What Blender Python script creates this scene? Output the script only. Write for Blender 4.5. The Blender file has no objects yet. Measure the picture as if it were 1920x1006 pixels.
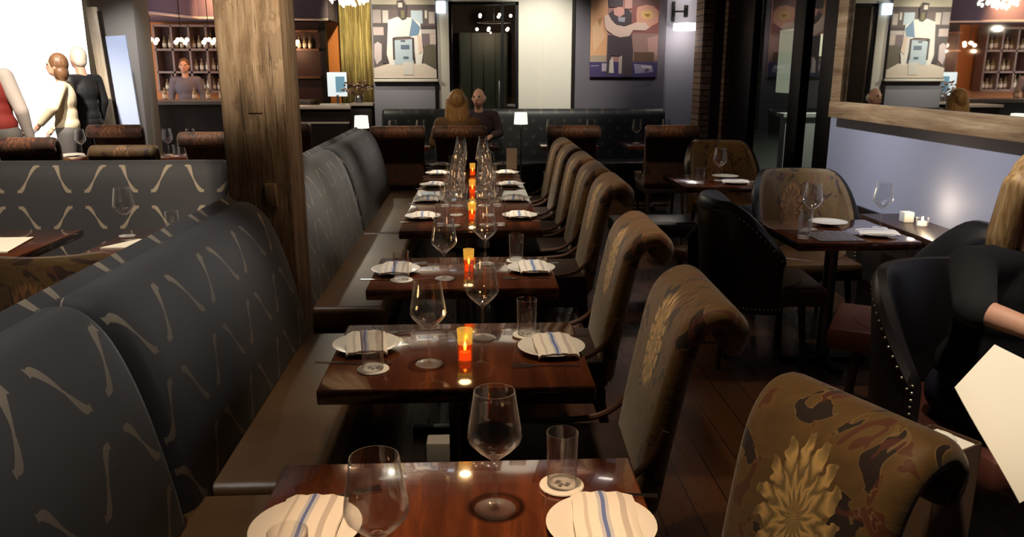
import bpy, bmesh, math, random
from mathutils import Vector, Matrix
random.seed(7)
PI = math.pi
S = bpy.context.scene
COL = S.collection
# ------------------------------------------------------------------ camera
cd = bpy.data.cameras.new('camera'); cam = bpy.data.objects.new('camera', cd); COL.objects.link(cam)
cd.sensor_width = 36; cd.lens = 1500/1920*36; cd.clip_start = .02
cam.location = (0.03, 0, 1.6)
cam.rotation_euler = (math.radians(90-13.97), 0, math.radians(-2.67))
S.camera = cam
# ------------------------------------------------------------------ world / view
S.view_settings.view_transform = 'Standard'; S.view_settings.look = 'None'
S.view_settings.gamma = 1; S.view_settings.use_curve_mapping = False
S.view_settings.exposure = 0.35
W = bpy.data.worlds.new('world'); S.world = W; W.use_nodes = True
W.node_tree.nodes['Background'].inputs[0].default_value = (.30, .33, .42, 1)
W.node_tree.nodes['Background'].inputs[1].default_value = .018
try:
    S.cycles.caustics_reflective = False; S.cycles.caustics_refractive = False
    S.cycles.max_bounces = 10; S.cycles.transparent_max_bounces = 24; S.cycles.transmission_bounces = 10
    S.cycles.sample_clamp_indirect = 4
    S.cycles.use_denoising = True
except Exception: pass
WARM = (1, .72, .45); NEUT = (1, .86, .70); COOL = (.72, .82, 1)
def spot(x, y, z, power, deg=70, blend=.8, color=WARM, tgt=None, rad=.05):
    l = bpy.data.lights.new('downlight_or_fill', 'SPOT'); l.energy = power; l.spot_size = math.radians(deg); l.spot_blend = blend  # ceiling downlights, and unseen fill spots added to brighten things
    l.color = color; l.shadow_soft_size = rad
    o = bpy.data.objects.new('downlight_or_fill', l); o.location = (x, y, z); COL.objects.link(o)
    t = Vector(tgt if tgt else (x, y, 0)); o.rotation_euler = (t-Vector((x, y, z))).to_track_quat('-Z', 'Y').to_euler()
    return o
def point(x, y, z, power, color=WARM, rad=.05):
    l = bpy.data.lights.new('lamp_light', 'POINT'); l.energy = power; l.color = color; l.shadow_soft_size = rad
    o = bpy.data.objects.new('lamp_light', l); o.location = (x, y, z); COL.objects.link(o); return o
def area(x, y, z, sx, sy, power, color, tgt):
    l = bpy.data.lights.new('ceiling_panel_light', 'AREA'); l.shape = 'RECTANGLE'; l.size = sx; l.size_y = sy; l.energy = power; l.color = color
    o = bpy.data.objects.new('ceiling_panel_light', l); o.location = (x, y, z); COL.objects.link(o)
    o.rotation_euler = (Vector(tgt)-Vector((x, y, z))).to_track_quat('-Z', 'Y').to_euler(); return o
# row of tables, near to far
spot(.02, 1.30, 3.1, 230, 26, .9, (1, .66, .40), None, .09)
spot(0, 2.35, 3.1, 115, 26, .9, (1, .78, .56), None, .09)
spot(0, 3.4, 3.1, 150, 28, .9, NEUT, None, .09)
spot(0, 4.8, 3.1, 230, 32, 1, NEUT, None, .09)
spot(0, 6.4, 3.1, 300, 36, 1, NEUT, None, .09)
# straight down on the banquette ridge
for y, p in ((.9, 80), (1.7, 90), (2.6, 100), (4.3, 80), (5.6, 80), (7.0, 80)):
    spot(-1.2, y, 3.1, p, 38, 1, (1, .93, .86), (-1.08, y, 1))
# seat strip and chair backs
for y, p in ((1.6, 18), (2.9, 20), (4.6, 18)): spot(-.2, y, 3.1, p, 26, 1, WARM, (-.5, y, .46))
for y, p in ((2.2, 62), (3.2, 66), (4.5, 62), (5.5, 60), (6.7, 60)):
    spot(.1, y-.25, 3.1, p, 28, 1, WARM, (.72, y, .95))
spot(.2, .9, 3.1, 70, 30, 1, WARM, (.72, 1.25, .85)); spot(1.1, 3.0, 3.1, 50, 40, 1, (1, .7, .42), (1.15, 3.1, 0))  # second spot added, unseen, for a pale patch on the floor
spot(.1, 8.3, 3.1, 60, 30, 1, NEUT, (.05, 9.9, 1.1))  # unseen fill spot added to brighten the bald diner
# timber post: unseen fill spots added to brighten its faces
spot(-.35, 1.7, 3.1, 330, 24, 1, (1, .84, .64), (-.9, 3.5, 1.9)); spot(.1, 3.1, 3.1, 45, 30, 1, WARM, (-.76, 3.64, 1.4))
# booth and dining area on the left, with unseen fill spots added
spot(-2.3, 3.2, 3.1, 260, 60, 1, NEUT, (-2.3, 4.3, .8)); spot(-1.6, 2.7, 3.1, 60, 40, 1, WARM, (-1.7, 3.0, .9))
spot(-3.2, 6.4, 3.1, 190, 60, 1, NEUT, (-3.2, 7.5, .8)); spot(-3.9, 7.3, 3.1, 800, 44, .9, (1, .90, .78), (-4.5, 9.4, 1.3)); spot(-3.3, 5.9, 3.1, 420, 40, 1, NEUT, (-4.2, 7.6, 1.2)); spot(-2.4, 8.0, 3.1, 80, 60, 1, WARM)  # second and third spots added to brighten the standing people
spot(-3.9, 9.4, 3.1, 130, 50, 1, (.95, .95, 1), (-4.4, 11.0, 1.4))  # unseen fill added to brighten the pillar and the leaning panel
# back wall washers
spot(-.85, 9.9, 3.1, 80, 44, .9, NEUT, (-.85, 11, 1.9))
spot(.95, 9.4, 3.1, 200, 60, .9, (1, .92, .78), (.9, 11, 1.6))
spot(2.05, 9.8, 3.1, 62, 40, .9, (1, .85, .78), (2.05, 11, 2.1))
spot(1.9, 9.3, 3.1, 22, 70, 1, (.9, .88, 1), (2.2, 11, 1.2))
spot(-.6, 7.0, 3.1, 75, 40, 1, WARM, (-.5, 8.5, .8)); spot(1.5, 7.0, 3.1, 75, 46, 1, WARM, (1.5, 8.5, .8))  # unseen fill spots added to brighten the far chair backs
# mirror wall and the tables beside it
for y in (2.2, 3.4, 4.6, 5.6): spot(.8, y, 3.1, 170, 50, 1, (.93, .93, 1), (2.7, y, 1.05))
spot(2.0, 4.1, 3.1, 60, 36, 1, NEUT); spot(1.9, 6.2, 3.1, 60, 40, 1, NEUT); spot(2.0, 6.5, 3.1, 30, 40, 1, WARM, (2.2, 7.2, .8))
spot(1.2, 2.0, 3.1, 70, 34, 1, NEUT, (1.68, 2.35, 1.2)); spot(.9, .9, 3.1, 200, 30, 1, NEUT, (1.35, 1.75, .9))  # second spot added, unseen, to brighten the menu sheet
# bar
spot(-3.8, 13.3, 2.9, 90, 100, 1, (1, .50, .20), (-4.6, 15, 1.6)); spot(-5.6, 13.6, 2.9, 60, 70, 1, (1, .55, .25), (-5.6, 15, 1.6))
spot(-3.4, 11.0, 3.1, 60, 70, 1, (.95, .82, 1), (-4.3, 13.2, 2.7))
spot(-1.9, 12.8, 3.1, 300, 50, 1, (1, .85, .5), (-1.9, 14.5, 2.2))
spot(-2.1, 10.6, 3.1, 60, 60, 1, NEUT, (-2.1, 11.6, 1.1))
# ------------------------------------------------------------------ materials
MATS = {}
def nt(m): return m.node_tree.nodes, m.node_tree.links
def P(name, col, rough=.6, metal=0, emit=None, es=0, trans=0, ior=1.45, spec=.5, coat=0, sheen=0):
    if name in MATS: return MATS[name]
    m = bpy.data.materials.new(name); m.use_nodes = True; b = m.node_tree.nodes['Principled BSDF']
    b.inputs['Base Color'].default_value = (*col, 1); b.inputs['Roughness'].default_value = rough; b.inputs['Metallic'].default_value = metal
    b.inputs['Specular IOR Level'].default_value = spec; b.inputs['Coat Weight'].default_value = coat
    b.inputs['Sheen Weight'].default_value = sheen
    if emit: b.inputs['Emission Color'].default_value = (*emit, 1); b.inputs['Emission Strength'].default_value = es
    if trans: b.inputs['Transmission Weight'].default_value = trans; b.inputs['IOR'].default_value = ior
    m.diffuse_color = (*col, 1); MATS[name] = m; return m
class NB:
    def __init__(s, m): s.N, s.L = nt(m); s.b = s.N['Principled BSDF']
    def n(s, t, **k):
        x = s.N.new(t)
        for a, v in k.items(): setattr(x, a, v)
        return x
    def put(s, sock, v):
        if hasattr(v, 'is_linked') or hasattr(v, 'links'): s.L.new(v, sock)
        else: sock.default_value = v
    def m(s, op, a, b=None, c=None):
        x = s.n('ShaderNodeMath', operation=op); s.put(x.inputs[0], a)
        if b is not None: s.put(x.inputs[1], b)
        if c is not None: s.put(x.inputs[2], c)
        return x.outputs[0]
    def mix(s, f, a, b):
        x = s.n('ShaderNodeMix', data_type='RGBA'); s.put(x.inputs[0], f)
        s.put(x.inputs[6], a if hasattr(a, 'links') else (*a, 1)); s.put(x.inputs[7], b if hasattr(b, 'links') else (*b, 1)); return x.outputs[2]
    def uv(s, kind='UV', sc=(1, 1, 1), rot=(0, 0, 0)):
        t = s.n('ShaderNodeTexCoord'); mp = s.n('ShaderNodeMapping'); mp.inputs['Scale'].default_value = sc; mp.inputs['Rotation'].default_value = rot
        s.L.new(t.outputs[kind], mp.inputs[0]); return mp.outputs[0]
    def noise(s, vec, scale, detail=4, rough=.6, dist=0):
        x = s.n('ShaderNodeTexNoise'); s.L.new(vec, x.inputs['Vector']); x.inputs['Scale'].default_value = scale; x.inputs['Detail'].default_value = detail
        x.inputs['Roughness'].default_value = rough; x.inputs['Distortion'].default_value = dist; return x.outputs['Fac']
    def ramp(s, f, stops):
        x = s.n('ShaderNodeValToRGB'); s.L.new(f, x.inputs[0]); e = x.color_ramp.elements
        while len(e) < len(stops): e.new(.5)
        for i, (p, c) in enumerate(stops): e[i].position = p; e[i].color = (*c, 1)
        return x.outputs[0]
    def xyz(s, v):
        x = s.n('ShaderNodeSeparateXYZ'); s.L.new(v, x.inputs[0]); return x.outputs
    def bump(s, h, st=.3, d=.01):
        x = s.n('ShaderNodeBump'); x.inputs['Strength'].default_value = st; x.inputs['Distance'].default_value = d; s.L.new(h, x.inputs['Height']); s.L.new(x.outputs[0], s.b.inputs['Normal'])
    def col(s, c): s.L.new(c, s.b.inputs['Base Color'])
def wood(name, c1, c2, c3, axis='Z', rough=.6, scale=1, bump=.4, coat=0, coord='Object'):
    m = P(name, c2, rough, coat=coat); B = NB(m)
    sc = {'X': (1, 12, 12), 'Y': (12, 1, 12), 'Z': (12, 12, 1)}[axis]
    v = B.uv(coord, tuple(a*scale for a in sc))
    n1 = B.noise(v, 1.6, 8, .65, .6); n2 = B.noise(v, 7, 5, .7)
    f = B.m('ADD', B.m('MULTIPLY', n1, .7), B.m('MULTIPLY', n2, .3))
    B.col(B.ramp(f, [(.33, c1), (.5, c2), (.66, c3)])); 
    if bump: B.bump(f, bump, .01)
    return m
M_post = wood('weathered_timber', (.075, .042, .022), (.25, .165, .095), (.46, .34, .22), 'Z', .85, 1, 1.0)
Bp = NB(M_post); vp = Bp.uv('Object', (30, 30, 1.1)); crk = Bp.noise(vp, 2.2, 3, .5, 1.2); blot = Bp.noise(Bp.uv('Object', (3, 3, 1.6)), 2.4, 4); old = Bp.b.inputs['Base Color'].links[0].from_socket
Bp.col(Bp.mix(Bp.m('MULTIPLY', Bp.m('GREATER_THAN', crk, .66), .75), Bp.mix(Bp.m('MULTIPLY', Bp.m('GREATER_THAN', blot, .56), .35), old, (.10, .062, .036)), (.035, .02, .012)))
M_frame = wood('driftwood_frame', (.13, .065, .025), (.30, .19, .09), (.48, .34, .19), 'Y', .75, .8, .6)
M_table = wood('walnut_top', (.045, .012, .004), (.095, .026, .010), (.21, .056, .016), 'Y', .13, .8, .03, 1.0)
M_table.node_tree.nodes['Principled BSDF'].inputs['Specular IOR Level'].default_value = .7
M_tableedge = P('dark_table_edge', (.03, .010, .006), .35)
M_dark = P('black_stained_wood', (.012, .008, .006), .4)
M_legs = P('dark_leg_wood', (.035, .018, .010), .45)
M_steel = P('brushed_steel', (.25, .25, .26), .35, 1)
M_blackmetal = P('black_metal', (.012, .012, .014), .45, .6)
M_silver = P('cutlery_steel', (.75, .74, .72), .18, 1)
M_glass = P('clear_glass', (1, 1, 1), .0, trans=1, ior=1.45)
def thin_glass(name, white=.75, refr=.05):
    m = P(name, (1, 1, 1), 0); N, L = nt(m); N.remove(N['Principled BSDF']); out = N['Material Output']
    tr = N.new('ShaderNodeBsdfTransparent'); tr.inputs[0].default_value = (.985, .985, .985, 1); gl = N.new('ShaderNodeBsdfGlossy'); gl.inputs['Roughness'].default_value = .04
    rf = N.new('ShaderNodeBsdfGlass'); rf.inputs['IOR'].default_value = 1.45; rf.inputs['Roughness'].default_value = 0
    df = N.new('ShaderNodeBsdfDiffuse'); df.inputs[0].default_value = (.9, .88, .84, 1)
    lw = N.new('ShaderNodeLayerWeight'); lw.inputs[0].default_value = .5
    pw = N.new('ShaderNodeMath'); pw.operation = 'POWER'; L.new(lw.outputs['Facing'], pw.inputs[0]); pw.inputs[1].default_value = 4
    ml = N.new('ShaderNodeMath'); ml.operation = 'MULTIPLY'; L.new(pw.outputs[0], ml.inputs[0]); ml.inputs[1].default_value = white  # white at grazing angles paints in the light caught by glass rims
    p3 = N.new('ShaderNodeMath'); p3.operation = 'POWER'; L.new(lw.outputs['Facing'], p3.inputs[0]); p3.inputs[1].default_value = 3
    fr = N.new('ShaderNodeMath'); fr.operation = 'MULTIPLY_ADD'; L.new(p3.outputs[0], fr.inputs[0]); fr.inputs[1].default_value = .45; fr.inputs[2].default_value = .05
    a = N.new('ShaderNodeMixShader'); a.inputs[0].default_value = refr; L.new(tr.outputs[0], a.inputs[1]); L.new(rf.outputs[0], a.inputs[2])
    b = N.new('ShaderNodeMixShader'); L.new(fr.outputs[0], b.inputs[0]); L.new(a.outputs[0], b.inputs[1]); L.new(gl.outputs[0], b.inputs[2])
    c = N.new('ShaderNodeMixShader'); L.new(ml.outputs[0], c.inputs[0]); L.new(b.outputs[0], c.inputs[1]); L.new(df.outputs[0], c.inputs[2]); L.new(c.outputs[0], out.inputs[0]); return m
M_stem = thin_glass('glassware')
M_plate = P('white_porcelain', (.80, .77, .70), .2, coat=.3)
M_white = P('white_paint', (.72, .70, .62), .55)
M_cream = P('cream_paint', (.66, .62, .50), .6)
M_bluewall = P('blue_grey_paint', (.30, .31, .38), .65)
M_purple = P('purple_grey_paint', (.14, .13, .155), .7)
M_greypanel = P('grey_panel_paint', (.30, .30, .36), .6)
M_ceiling = P('dark_ceiling_paint', (.10, .085, .08), .9)
M_nail = P('brass_nailhead', (.45, .38, .28), .35, 1)
M_orange = P('burnt_orange_paint', (.55, .17, .03), .6)
M_paper = P('warm_white_paper', (.86, .79, .64), .8)
M_leather = P('brown_leather', (.085, .045, .018), .42); B = NB(M_leather)
v = B.uv('Object'); B.col(B.ramp(B.noise(v, 3, 5), [(.3, (.058, .026, .007)), (.7, (.115, .055, .017))])); B.bump(B.noise(v, 60, 3), .15, .004)
M_black_leather = P('black_leather', (.014, .011, .011), .38)
M_oxblood = P('oxblood_leather', (.10, .032, .022), .4)
M_beige = P('beige_upholstery', (.50, .40, .29), .8)
# floor
M_floor = P('dark_oak_floor', (.05, .025, .014), .28, coat=.2); B = NB(M_floor)
v = B.uv('Object', (1, 1, 1), (0, 0, PI/2)); br = B.n('ShaderNodeTexBrick'); B.L.new(v, br.inputs['Vector'])
br.inputs['Scale'].default_value = 1; br.inputs['Brick Width'].default_value = 1.6; br.inputs['Row Height'].default_value = .14; br.inputs['Mortar Size'].default_value = .003
br.inputs['Color1'].default_value = (.11, .046, .018, 1); br.inputs['Color2'].default_value = (.065, .028, .012, 1); br.inputs['Mortar'].default_value = (.008, .004, .003, 1)
g = B.noise(B.uv('Object', (14, 1.2, 1)), 3, 6); B.col(B.mix(B.m('MULTIPLY', g, .5), br.outputs['Color'], (.03, .014, .008)))
B.L.new(B.ramp(g, [(.2, (.2, .2, .2)), (.8, (.42, .42, .42))]), B.b.inputs['Roughness'])
# trellis cloth: UV in metres; short tan brackets on a charcoal ground
def trellis(name, ground, mark, cw=.19, ch=.21):
    m = P(name, ground, .75, sheen=.25); B = NB(m); x, y, _ = B.xyz(B.uv('UV'))
    u = B.m('DIVIDE', x, cw); w = B.m('DIVIDE', y, ch)
    i = B.m('FLOOR', u); j = B.m('FLOOR', w); par = B.m('MODULO', B.m('ADD', B.m('ADD', i, j), 1000), 2)
    s = B.m('SUBTRACT', B.m('MULTIPLY', par, 2), 1)
    a = B.m('SUBTRACT', B.m('FRACT', u), .5); b = B.m('MULTIPLY', B.m('SUBTRACT', B.m('FRACT', w), .5), s)
    # S-shaped centre line b = a + .07 sin(9a)
    c = B.m('ADD', a, B.m('MULTIPLY', B.m('SINE', B.m('MULTIPLY', a, 11)), .075))
    d = B.m('ABSOLUTE', B.m('SUBTRACT', b, c))
    wd = B.m('ADD', .032, B.m('MULTIPLY', B.m('ABSOLUTE', B.m('SINE', B.m('MULTIPLY', a, 12))), .045))
    k = B.m('MULTIPLY', B.m('LESS_THAN', d, wd), B.m('LESS_THAN', B.m('ABSOLUTE', a), .30))
    weave = B.noise(B.uv('UV', (1, 1, 1)), 260, 2)
    g2 = B.mix(B.m('MULTIPLY', weave, .4), ground, tuple(q*1.5 for q in ground))
    B.col(B.mix(k, g2, mark)); B.bump(weave, .15, .002); return m
M_trellis = trellis('charcoal_trellis_cloth', (.028, .027, .029), (.27, .22, .155))
# floral velvet: UV in metres, big gold dahlia plus dark leaves on brown
def floral(name, base, gold, leaf, cx=0, cy=.72, R=.10, red=(.14, .035, .02), k2=1.0):
    m = P(name, base, .6, sheen=.3); B = NB(m); uv = B.uv('UV'); x, y, _ = B.xyz(uv)
    dx = B.m('SUBTRACT', x, cx); dy = B.m('MULTIPLY', B.m('SUBTRACT', y, cy), .62)
    r = B.m('SQRT', B.m('ADD', B.m('MULTIPLY', dx, dx), B.m('MULTIPLY', dy, dy))); jit = B.noise(uv, 22, 2); an = B.m('ADD', B.m('ARCTAN2', dy, dx), B.m('MULTIPLY', jit, .55))
    pet = B.m('ABSOLUTE', B.m('COSINE', B.m('MULTIPLY', an, 7.5))); edge = B.m('MULTIPLY', B.m('ADD', .52, B.m('ADD', B.m('MULTIPLY', pet, .40), B.m('MULTIPLY', jit, .35))), R)
    inside = B.m('LESS_THAN', r, edge)
    ring = B.m('SINE', B.m('ADD', B.m('MULTIPLY', r, 150), B.m('MULTIPLY', pet, 4)))
    gcol = B.mix(B.m('MULTIPLY', B.m('ADD', ring, 1), .5), tuple(q*.40 for q in gold), tuple(min(.95, q*1.25) for q in gold))
    n1 = B.noise(uv, 7.5*k2, 3, .5, 1.6); n2 = B.noise(B.uv('UV', (1, .8, 1), (0, 0, .8)), 9*k2, 2, .5, 2.2)
    c = B.mix(B.m('GREATER_THAN', n1, .585), B.mix(B.m('MULTIPLY', n2, .9), tuple(q*.7 for q in base), tuple(q*2.1 for q in base)), leaf)
    c = B.mix(B.m('MULTIPLY', B.m('GREATER_THAN', n2, .61), .85), c, red)
    rim = B.m('LESS_THAN', B.m('ABSOLUTE', B.m('SUBTRACT', n1, .585)), .007)
    c = B.mix(B.m('MULTIPLY', rim, .6), c, tuple(q*.5 for q in gold)); c = B.mix(inside, c, gcol)
    B.col(c); B.bump(B.noise(uv, 45, 3), .35, .004); return m
M_floral = floral('brown_floral_velvet', (.145, .082, .024), (.78, .52, .20), (.028, .014, .010), cx=-.02, cy=.42, R=.085)
M_floral_red = floral('russet_floral_velvet', (.060, .026, .016), (.20, .075, .03), (.02, .008, .008), R=.13, k2=.8)
M_floral_gold = floral('gold_floral_velvet', (.11, .062, .014), (.30, .14, .05), (.05, .022, .01), R=.09, red=(.16, .05, .02))
M_piping = P('russet_piping', (.10, .045, .025), .6); M_shaded_seat = P('shade_darkened_velvet', (.026, .014, .009), .8)  # seat cloth darkened to paint in the shade under the tables
M_chairback = P('dark_chair_back_cloth', (.020, .012, .009), .7)
# napkin stripes by UV x (0..1)
def napkin_mat():
    m = P('striped_linen', (.8, .78, .72), .85); B = NB(m); x, y, _ = B.xyz(B.uv('UV'))
    c = (.80, .75, .66)
    def band(c0, p, w, colr):
        k = B.m('LESS_THAN', B.m('ABSOLUTE', B.m('SUBTRACT', x, p)), w); return B.mix(k, c0, colr)
    o = band(c, .47, .085, (.50, .52, .56)); o = band(o, .47, .030, (.12, .17, .40)); o = band(o, .78, .05, (.52, .47, .42)); o = band(o, .20, .03, (.60, .55, .48))
    B.col(o); B.bump(B.noise(B.uv('UV'), 40, 3), .3, .003); return m
M_napkin = napkin_mat()
def brick_mat():
    m = P('old_brick', (.3, .2, .13), .85); B = NB(m); v = B.uv('Object', (1, 1, 1), (PI/2, 0, 0)); br = B.n('ShaderNodeTexBrick'); B.L.new(v, br.inputs['Vector'])
    br.inputs['Scale'].default_value = 1; br.inputs['Brick Width'].default_value = .2; br.inputs['Row Height'].default_value = .075; br.inputs['Mortar Size'].default_value = .008
    br.inputs['Color1'].default_value = (.34, .22, .13, 1); br.inputs['Color2'].default_value = (.20, .10, .06, 1); br.inputs['Mortar'].default_value = (.06, .04, .03, 1)
    B.col(br.outputs['Color']); return m
M_brick = brick_mat()
M_mirror = P('mirror_silver', (.9, .92, .92), .015, 1)
def E(name, col, st): return P(name, col, .5, emit=col, es=st)
# ------------------------------------------------------------------ mesh building
class MB:
    def __init__(s): s.bm = bmesh.new(); s.uv = s.bm.loops.layers.uv.new('UVMap'); s.mats = []
    def mi(s, m):
        if m not in s.mats: s.mats.append(m)
        return s.mats.index(m)
    def box(s, a, b, m=None, bev=0, rot=0, about=None, seg=2):
        x0, y0, z0 = [min(p, q) for p, q in zip(a, b)]; x1, y1, z1 = [max(p, q) for p, q in zip(a, b)]
        t = bmesh.new(); bmesh.ops.create_cube(t, size=1)
        bmesh.ops.scale(t, vec=(x1-x0, y1-y0, z1-z0), verts=t.verts); bmesh.ops.translate(t, vec=((x0+x1)/2, (y0+y1)/2, (z0+z1)/2), verts=t.verts)
        if bev: bmesh.ops.bevel(t, geom=t.edges[:], offset=bev, segments=seg, affect='EDGES', profile=.5)
        if rot: bmesh.ops.rotate(t, cent=about or ((x0+x1)/2, (y0+y1)/2, 0), matrix=Matrix.Rotation(rot, 3, 'Z'), verts=t.verts)
        return s.merge(t, m)
    def merge(s, t, m=None, mat=None):
        k = s.mi(m) if m else 0; vm = {}
        for v in t.verts: vm[v] = s.bm.verts.new(mat @ v.co if mat else v.co)
        out = []
        for f in t.faces:
            try: nf = s.bm.faces.new([vm[v] for v in f.verts])
            except ValueError: continue
            nf.material_index = k; nf.smooth = True; out.append(nf)
        t.free(); return out
    def tube(s, pts, r, m=None, n=10, caps=True):
        k = s.mi(m) if m else 0; pts = [Vector(p) for p in pts]; rs = r if isinstance(r, (list, tuple)) else [r]*len(pts); rings = []
        for i, p in enumerate(pts):
            d = (pts[min(i+1, len(pts)-1)]-pts[max(i-1, 0)]).normalized(); a = d.orthogonal() if i == 0 else rings[-1][1] - d*rings[-1][1].dot(d)
            a.normalize(); b = d.cross(a); rings.append(([s.bm.verts.new(p+(a*math.cos(2*PI*q/n)+b*math.sin(2*PI*q/n))*rs[i]) for q in range(n)], a))
        for i in range(len(rings)-1):
            A, Bq = rings[i][0], rings[i+1][0]
            for q in range(n):
                f = s.bm.faces.new((A[q], A[(q+1) % n], Bq[(q+1) % n], Bq[q])); f.material_index = k; f.smooth = True
        if caps:
            for R_ in (rings[0][0][::-1], rings[-1][0]): f = s.bm.faces.new(R_); f.material_index = k
        return s
    def lathe(s, prof, c=(0, 0, 0), m=None, n=28):
        k = s.mi(m) if m else 0; rings = []
        for r, z in prof:
            if r < 1e-5: rings.append([s.bm.verts.new((c[0], c[1], c[2]+z))])
            else: rings.append([s.bm.verts.new((c[0]+r*math.cos(2*PI*q/n), c[1]+r*math.sin(2*PI*q/n), c[2]+z)) for q in range(n)])
        for A, Bq in zip(rings, rings[1:]):
            if len(A) == 1 and len(Bq) == 1: continue
            for q in range(n):
                if len(A) == 1: vs = (A[0], Bq[(q+1) % n], Bq[q])
                elif len(Bq) == 1: vs = (A[q], A[(q+1) % n], Bq[0])
                else: vs = (A[q], A[(q+1) % n], Bq[(q+1) % n], Bq[q])
                f = s.bm.faces.new(vs); f.material_index = k; f.smooth = True
        return s
    def ball(s, c, r, m=None, n=14, sub=None):
        t = bmesh.new(); bmesh.ops.create_uvsphere(t, u_segments=n, v_segments=max(6, n*2//3), radius=1)
        rr = r if isinstance(r, (tuple, list)) else (r, r, r)
        bmesh.ops.scale(t, vec=rr, verts=t.verts); bmesh.ops.translate(t, vec=c, verts=t.verts); s.merge(t, m); return s
    def cone(s, p0, r0, p1, r1, m=None, n=14):
        """round-ended tapered limb"""
        p0, p1 = Vector(p0), Vector(p1); s.tube([p0, p1], [r0, r1], m, n); s.ball(p0, r0, m, n); s.ball(p1, r1, m, n); return s
    def poly(s, pts, h, m=None, axis='z'):
        """pts (a,b) outline extruded: axis z -> (x,y), from h[0] to h[1]; axis y -> (x,z); axis x -> (y,z)"""
        k = s.mi(m) if m else 0
        def V(p, q): return {'z': (p[0], p[1], q), 'y': (p[0], q, p[1]), 'x': (q, p[0], p[1])}[axis]
        A = [s.bm.verts.new(V(p, h[0])) for p in pts]; Bq = [s.bm.verts.new(V(p, h[1])) for p in pts]; n = len(pts)
        fs = [s.bm.faces.new(A[::-1]), s.bm.faces.new(Bq)] + [s.bm.faces.new((A[i], A[(i+1) % n], Bq[(i+1) % n], Bq[i])) for i in range(n)]
        for f in fs: f.material_index = k
        return s
    def build(s, name, mat=None, parent=None, smooth=True, **kw):
        bmesh.ops.recalc_face_normals(s.bm, faces=s.bm.faces)
        me = bpy.data.meshes.new(name); s.bm.to_mesh(me); s.bm.free()
        for m in s.mats: me.materials.append(m)
        if mat and not s.mats: me.materials.append(mat)
        o = bpy.data.objects.new(name, me); COL.objects.link(o)
        if smooth:
            for p in me.polygons: p.use_smooth = True
            try: me.set_sharp_from_angle(angle=math.radians(40))
            except Exception: pass
        if parent: o.parent = parent
        for a, b in kw.items(): o[a] = b
        return o
def resample(pts, n):
    """Catmull-Rom through pts"""
    P_ = [Vector(p) for p in pts]; out = []; seg = len(P_)-1
    for i in range(n+1):
        t = i/n*seg; k = min(int(t), seg-1); u = t-k; p0 = P_[max(k-1, 0)]; p1 = P_[k]; p2 = P_[k+1]; p3 = P_[min(k+2, seg)]
        out.append(.5*((2*p1)+(-p0+p2)*u+(2*p0-5*p1+4*p2-p3)*u*u+(-p0+3*p1-3*p2+p3)*u**3))
    return out
def slab(mb, prof, h, y0, y1, er=.03, n=22, m=None, back=None, ny=8, wfun=None, hfun=None, u0=0, bulge=0):
    """Padded panel: centre line prof (x,z), half thickness h, running along y with rounded ends. UV in metres.
    back: other material for the rear side. wfun(t)->width factor along the profile"""
    pr = resample([(p[0], p[1]) for p in prof], n); L = [0]
    for a, b in zip(pr, pr[1:]): L.append(L[-1]+(b-a).length)
    tang = [(pr[min(i+1, n)]-pr[max(i-1, 0)]).normalized() for i in range(n+1)]; nor = [Vector((-t.y, t.x)) for t in tang]
    ke = 4; sts = []
    for q in range(ke+1): a = PI/2*q/ke; sts.append((y0+er*(1-math.sin(a)) if False else y0+er*(1-math.cos(PI/2-a)) , math.cos(PI/2-a)))
    sts = [(y0+er*(1-math.cos(PI/2*q/ke)), math.sin(PI/2*q/ke)) for q in range(ke+1)]
    mid = [(y0+er+(y1-y0-2*er)*q/ny, 1) for q in range(1, ny)]
    sts = sts+mid+[(y0+y1-a, b) for a, b in sts[::-1]]
    km, kb = (mb.mi(m) if m else 0), (mb.mi(back) if back else (mb.mi(m) if m else 0)); rings = []; yc = (y0+y1)/2
    caps = 5
    for y, f in sts:
        f = max(f, .02); loop = []
        for i in range(n+1):
            hh = h*(hfun(i/n) if hfun else 1)*f; bl = bulge*f*(1-((y-yc)/((y1-y0)/2))**4)*math.sin(PI*i/n) if bulge else 0
            w = wfun(i/n) if wfun else 1
            loop.append((pr[i]+nor[i]*(hh+bl), yc+(y-yc)*w, L[i], 0))
        hh = h*(hfun(1) if hfun else 1)*f; w = wfun(1) if wfun else 1
        for c in range(1, caps): a = PI*c/caps; loop.append((pr[n]+nor[n]*hh*math.cos(a)+tang[n]*hh*math.sin(a), yc+(y-yc)*w, L[n]+h*a*.5, 0))
        for i in range(n, -1, -1):
            hh = h*(hfun(i/n) if hfun else 1)*f; w = wfun(i/n) if wfun else 1
            loop.append((pr[i]-nor[i]*hh, yc+(y-yc)*w, L[i]+.02, 1))
        hh = h*(hfun(0) if hfun else 1)*f; w = wfun(0) if wfun else 1
        for c in range(1, caps): a = PI*c/caps; loop.append((pr[0]-nor[0]*hh*math.cos(a)-tang[0]*hh*math.sin(a), yc+(y-yc)*w, 0, 1))
        rings.append([(mb.bm.verts.new((p.x, yy, p.y)), yy, l, k) for p, yy, l, k in loop])
    N = len(rings[0])
    for A, Bq in zip(rings, rings[1:]):
        for i in range(N):
            j = (i+1) % N; f = mb.bm.faces.new((A[i][0], Bq[i][0], Bq[j][0], A[j][0])); f.smooth = True
            f.material_index = kb if (A[i][3] and A[j][3]) else km
            for lp, q in zip(f.loops, (A[i], Bq[i], Bq[j], A[j])): lp[mb.uv].uv = (q[1]-u0, q[2])
    for R_ in (rings[0][::-1], rings[-1]): f = mb.bm.faces.new([q[0] for q in R_]); f.material_index = km
    return mb
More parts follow.
